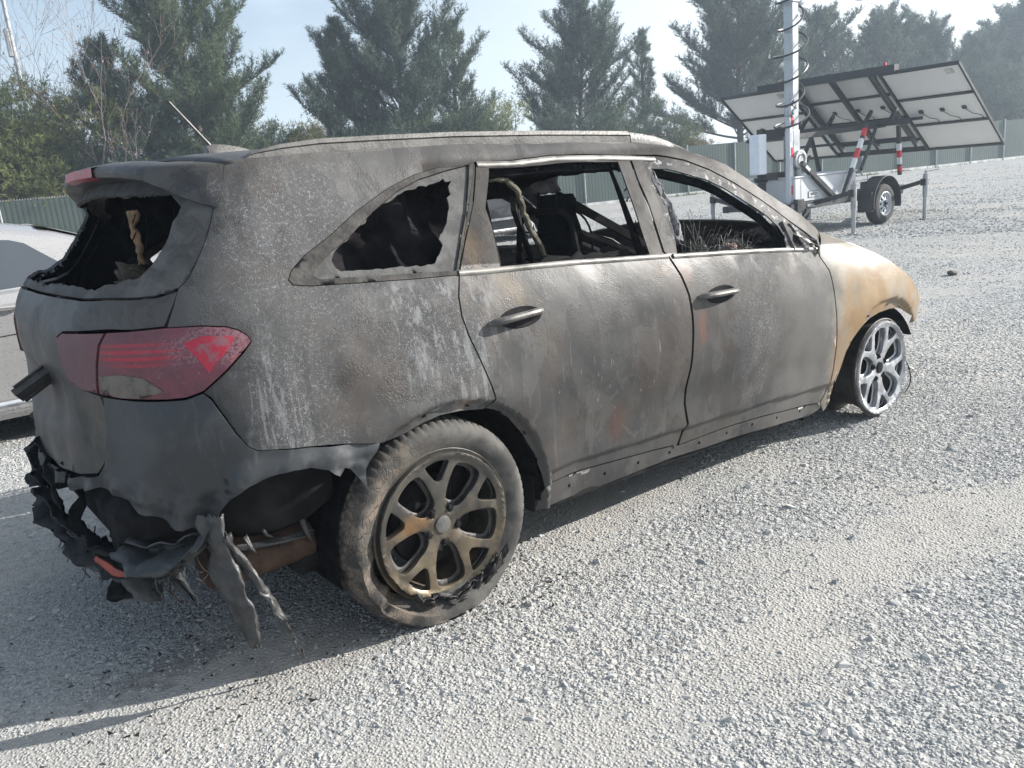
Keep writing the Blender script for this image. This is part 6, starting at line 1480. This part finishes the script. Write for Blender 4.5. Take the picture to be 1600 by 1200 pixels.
mb = MB(); mb.tube([(11.12,5.08,.55),(11.12,5.08,1.1)], .055, 12); tb(mb, 'actuator', M['galv'])
mb = MB(); pts = []
for k in range(230):
    t = k/229; a = t*2*math.pi*7.6; rad = .27+.05*math.sin(a*.37); pts.append((11.12+rad*math.cos(a), 5.20+rad*math.sin(a)*.8, 1.72+2.9*t**1.12+.11*math.sin(a+1)))
mb.tube(pts, .016, 6); tb(mb, 'coiled_cable', M['tb'])
mb = MB(); mb.box((10.56, 5.45, 1.385), (.20, .20, .63), bev=.012); tb(mb, 'control_box', simple('pale_blue_white_enamel', (.74,.78,.84), .35, 0, .04))
mb = MB(); mb.box((10.86, 5.62, 1.30), (.26, .04, .42), bev=.01); tb(mb, 'battery_box', M['tw'])
mb = MB(); mb.bar((10.72,5.50,.4),(10.72,5.50,1.78),.10,.10); mb.bar((10.72,5.52,1.70),(11.10,5.25,1.70),.06,.13); mb.bar((10.72,5.52,1.02),(11.10,5.25,1.02),.06,.12); mb.bar((10.72,5.5,.95),(10.60,5.45,1.0),.2,.04)
mb.bar((11.10,5.02,1.20),(11.98,4.96,.58),.09,.07); mb.bar((11.18,5.3,1.62),(14.55,5.5,1.72),.08,.08); mb.bar((11.18,6.1,1.62),(14.55,6.3,1.72),.06,.06); mb.bar((11.7,5.3,1.64),(11.7,6.1,1.64),.05,.05)
mb.bar((12.9,5.0,.98),(14.0,5.35,1.68),.05,.05); mb.bar((14.35,4.9,1.74),(14.35,7.9,1.74),.08,.09); mb.bar((14.75,5.0,1.45),(14.75,7.7,1.45),.05,.05); mb.bar((12.6,6.3,.6),(13.4,6.3,1.6),.06,.06); mb.bar((13.9,6.35,.6),(14.3,6.9,1.7),.06,.06); mb.bar((14.9,7.3,1.25),(12.7,6.3,.65),.05,.05)
tb(mb, 'support_frame', M['tb'])
mb = MB(); mb.bar((11.16,4.962,1.14),(11.26,4.955,1.07),.012,.05); tb(mb, 'strut_label', M['whitet'])
def striped(a, b, w, name):
    a, b = Vector(a), Vector(b); mb = MB(); mb.bar(a, b, w, w); o = tb(mb, name, M['tb'])
    for i, (t0, t1, mt) in enumerate(((.36,.50,'whitet'),(.50,.64,'redt'),(.64,.78,'whitet'),(.82,.93,'redt'))):
        mb = MB(); mb.bar(a.lerp(b, t0), a.lerp(b, t1), w+.006, w+.006); tb(mb, 'tape', M[mt], o)
striped((12.17,4.90,.60),(13.15,5.05,1.74),.06,'support_leg'); striped((14.05,4.95,1.68),(14.20,4.98,.80),.06,'support_leg')
# panels: three wings on a plane sloping from (x14, z2.6) down to (x15.9, z1.2)
sl = Vector((1.9, 0, -1.4)).normalized(); pn = Vector((1.4, 0, 1.9)).normalized(); A0 = Vector((14.0, 0, 2.6)); SLN = 2.36
def wing(y0, y1, off, s0=0, s1=SLN):
    o = bpy.data.objects.new('solar_panel', None); COL.objects.link(o); o.parent = tr
    def pt(s, y, n=0): q = A0+sl*s+pn*(n+off); return Vector((q.x, y, q.z))
    rot = Matrix((sl, Vector((0,1,0)), pn)).transposed()
    mb = MB(); rows_ = 3; hgt = (s1-s0)/rows_
    for k in range(rows_): mb.box(pt(s0+hgt*(k+.5), (y0+y1)/2, .012), (hgt-.05, y1-y0-.06, .010), rot)
    tb(mb, 'backsheet', M['back'], o)
    mb = MB(); mb.box(pt((s0+s1)/2, (y0+y1)/2, .024), (s1-s0-.02, y1-y0-.02, .008), rot); tb(mb, 'cell_face', M['cell'], o)
    mb = MB()
    for k in range(rows_+1):
        mb.box(pt(s0+hgt*k, (y0+y1)/2, 0), (.045, y1-y0+.03, .05), rot)
    for y in (y0, y1): mb.box(pt((s0+s1)/2, y, 0), (s1-s0, .035, .05), rot)
    tb(mb, 'panel_frame', M['tb'], o)
    mb = MB()
    for k in range(3):
        y = y0+(y1-y0)*(.22+.28*k); mb.box(pt(s0+hgt*1.5, y, -.01), (.07,.07,.03), rot)
        mb.tube([pt(s0+hgt*1.5+.03, y, -.015), pt(s0+hgt*1.72, y-.1, -.03), pt(s0+hgt*1.80, y-.22, -.03), pt(s0+hgt*1.97, y-.25, -.03)], .007, 5)
    tb(mb, 'junction_box', M['tb'], o)
    if True: mb = MB(); mb.box(pt(s0+.18, y0+.22, -.002), (.12,.14,.012), rot); tb(mb, 'rating_label', simple('grey_label', (.5,.5,.47), .6), o)
    for ch in list(bpy.data.objects):
        if ch.parent == o: pass
    return pt
pt = wing(3.90, 5.30, 0.0); wing(5.42, 7.25, .22, .10, 2.30); wing(7.25, 8.85, 0.0)
mb = MB(); q0, q1 = A0+pn*.06, A0+pn*.06; mb.bar((q0.x-.0, 5.0, q0.z+.02), (q0.x, 7.9, q0.z+.02), .16, .14)
rot = Matrix((sl, Vector((0,1,0)), pn)).transposed()
for y in (5.55, 6.35, 7.15): mb.box(tuple(A0+sl*1.18+pn*.10+Vector((0, y, 0))), (2.5, .07, .09), rot)
q = A0+sl*2.40+pn*.05; mb.bar((q.x, 4.9, q.z), (q.x, 7.9, q.z), .07, .10); q = A0+sl*1.3-pn*.05; mb.bar((q.x, 5.0, q.z), (q.x, 7.8, q.z), .05, .06)
for y in (5.3, 5.8, 6.6, 7.2): q = A0+sl*1.0; mb.bar((14.38, y, 1.76), (q.x, y+.1, q.z), .06, .06)
tb(mb, 'panel_beams', M['tb'])
mb = MB(); mb.box((14.0, 5.2, 2.74), (.05,.05,.11), bev=.01); tb(mb, 'red_marker', M['redt'])
# jacks with cranks
for x, y, s in ((11.43, 4.28, -1), (13.92, 4.36, 1), (11.2, 6.9, -1), (14.2, 6.85, 1)):
    mb = MB(); mb.tube([(x,y,.01),(x,y,.50)], .035, 12); mb.tube([(x,y,.40),(x,y,.80)], .045, 12); mb.lathe([(0,0),(.10,0),(.10,.012),(0,.012)], (x,y,.012), 'z', 20); mb.tube([(x,y,.80),(x,y,.86)], .02, 8)
    mb.tube([(x,y,.84),(x+.20,y-.12,.86),(x+.20,y-.12,.92)], .010, 6); tb(mb, 'jack', M['galv'])
    mb = MB(); yy = 5.0 if y < 5 else 6.3; mb.bar((x, y, .68), (x, yy, .52), .07, .07); mb.box((x, y+(.02 if y < 5 else -.02), .66), (.13,.10,.12), bev=.01); tb(mb, 'jack_arm', M['tb'])
# ================================================================= air
bmt = bmesh.new(); bmesh.ops.create_cube(bmt, size=1); bmesh.ops.scale(bmt, vec=(260, 180, 14), verts=bmt.verts); bmesh.ops.translate(bmt, vec=(50, 45, 6), verts=bmt.verts)
me = bpy.data.meshes.new('haze'); bmt.to_mesh(me); bmt.free(); hz = bpy.data.objects.new('haze', me); COL.objects.link(hz); tag(hz, 'thin pale haze over the yard', 'haze', kind='stuff')
hm = bpy.data.materials.new('haze'); hm.use_nodes = True; hm.node_tree.nodes.clear(); ho = hm.node_tree.nodes.new('ShaderNodeOutputMaterial'); hv = hm.node_tree.nodes.new('ShaderNodeVolumePrincipled')
hv.inputs['Color'].default_value = (.72, .86, 1, 1); hv.inputs['Density'].default_value = .0026; hv.inputs['Anisotropy'].default_value = .3; hm.node_tree.links.new(hv.outputs[0], ho.inputs['Volume']); me.materials.append(hm)
# ================================================================= one mesh per separate piece
def split_parts(o, gap=.004, most=100):
    """cut a mesh whose pieces do not touch into parts of their own, all under the same parent"""
    me = o.data; nv = len(me.vertices); par = list(range(nv))
    def find(a):
        while par[a] != a: par[a] = par[par[a]]; a = par[a]
        return a
    for e in me.edges:
        a, b = find(e.vertices[0]), find(e.vertices[1])
        if a != b: par[a] = b
    grp = {}
    for i in range(nv): grp.setdefault(find(i), []).append(i)
    G = list(grp.values())
    if len(G) < 2 or len(G) > 400: return
    co = np.empty(nv*3); me.vertices.foreach_get('co', co); co = co.reshape(-1, 3); bb = [(co[g].min(0)-gap, co[g].max(0)+gap) for g in G]; q = list(range(len(G)))
    def f2(a):
        while q[a] != a: a = q[a]
        return a
    for i in range(len(G)):
        for j in range(i+1, len(G)):
            if (bb[i][0] <= bb[j][1]).all() and (bb[j][0] <= bb[i][1]).all():
                a, b = f2(i), f2(j)
                if a != b: q[a] = b
    cl = {}
    for i, g in enumerate(G): cl.setdefault(f2(i), []).extend(g)
    if len(cl) < 2 or len(cl) > most: return
    own = np.empty(nv, int)
    for k, g in enumerate(cl.values()): own[g] = k
    polys = [tuple(p.vertices) for p in me.polygons]; mi = [p.material_index for p in me.polygons]; sm_ = [p.use_smooth for p in me.polygons]
    for k, g in enumerate(cl.values()):
        idx = {v: n for n, v in enumerate(g)}; sel = [n for n, p in enumerate(polys) if own[p[0]] == k]
        m2 = bpy.data.meshes.new(me.name); m2.from_pydata([tuple(co[v]) for v in g], [], [tuple(idx[v] for v in polys[n]) for n in sel])
        for mt in me.materials: m2.materials.append(mt)
        m2.polygons.foreach_set('material_index', [mi[n] for n in sel]); m2.polygons.foreach_set('use_smooth', [sm_[n] for n in sel])
        try: m2.set_sharp_from_angle(angle=R(40))
        except Exception: pass
        if k == 0: o.data = m2
        else:
            c = o.copy(); c.data = m2; COL.objects.link(c)
SPLIT = ('clip_slot', 'seat_frame', 'fallen_bracket', 'soot_strand', 'lug_nut', 'loose_wire', 'light_bar', 'junction_box', 'door_gap', 'inner_quarter_panel', 'torn_plastic', 'hanging_shred', 'axle_and_rails', 'engine_block', 'radiator_support', 'melted_drips', 'mirror_bracket', 'chrome_strip', 'panel_beams', 'support_frame', 'backsheet', 'jack_arm', 'chassis', 'roof_rail', 'burnt_harness', 'floor_pan', 'bottom_rail')
for o in [o for o in bpy.data.objects if o.type == 'MESH' and o.parent and o.name.split('.')[0] in SPLIT]: split_parts(o)
for o in bpy.data.objects:
    if o.name.split('.')[0] in ('glass_crumbs', 'spring_wires', 'window_frame_crust', 'wire_knuckles'): o['kind'] = 'stuff'
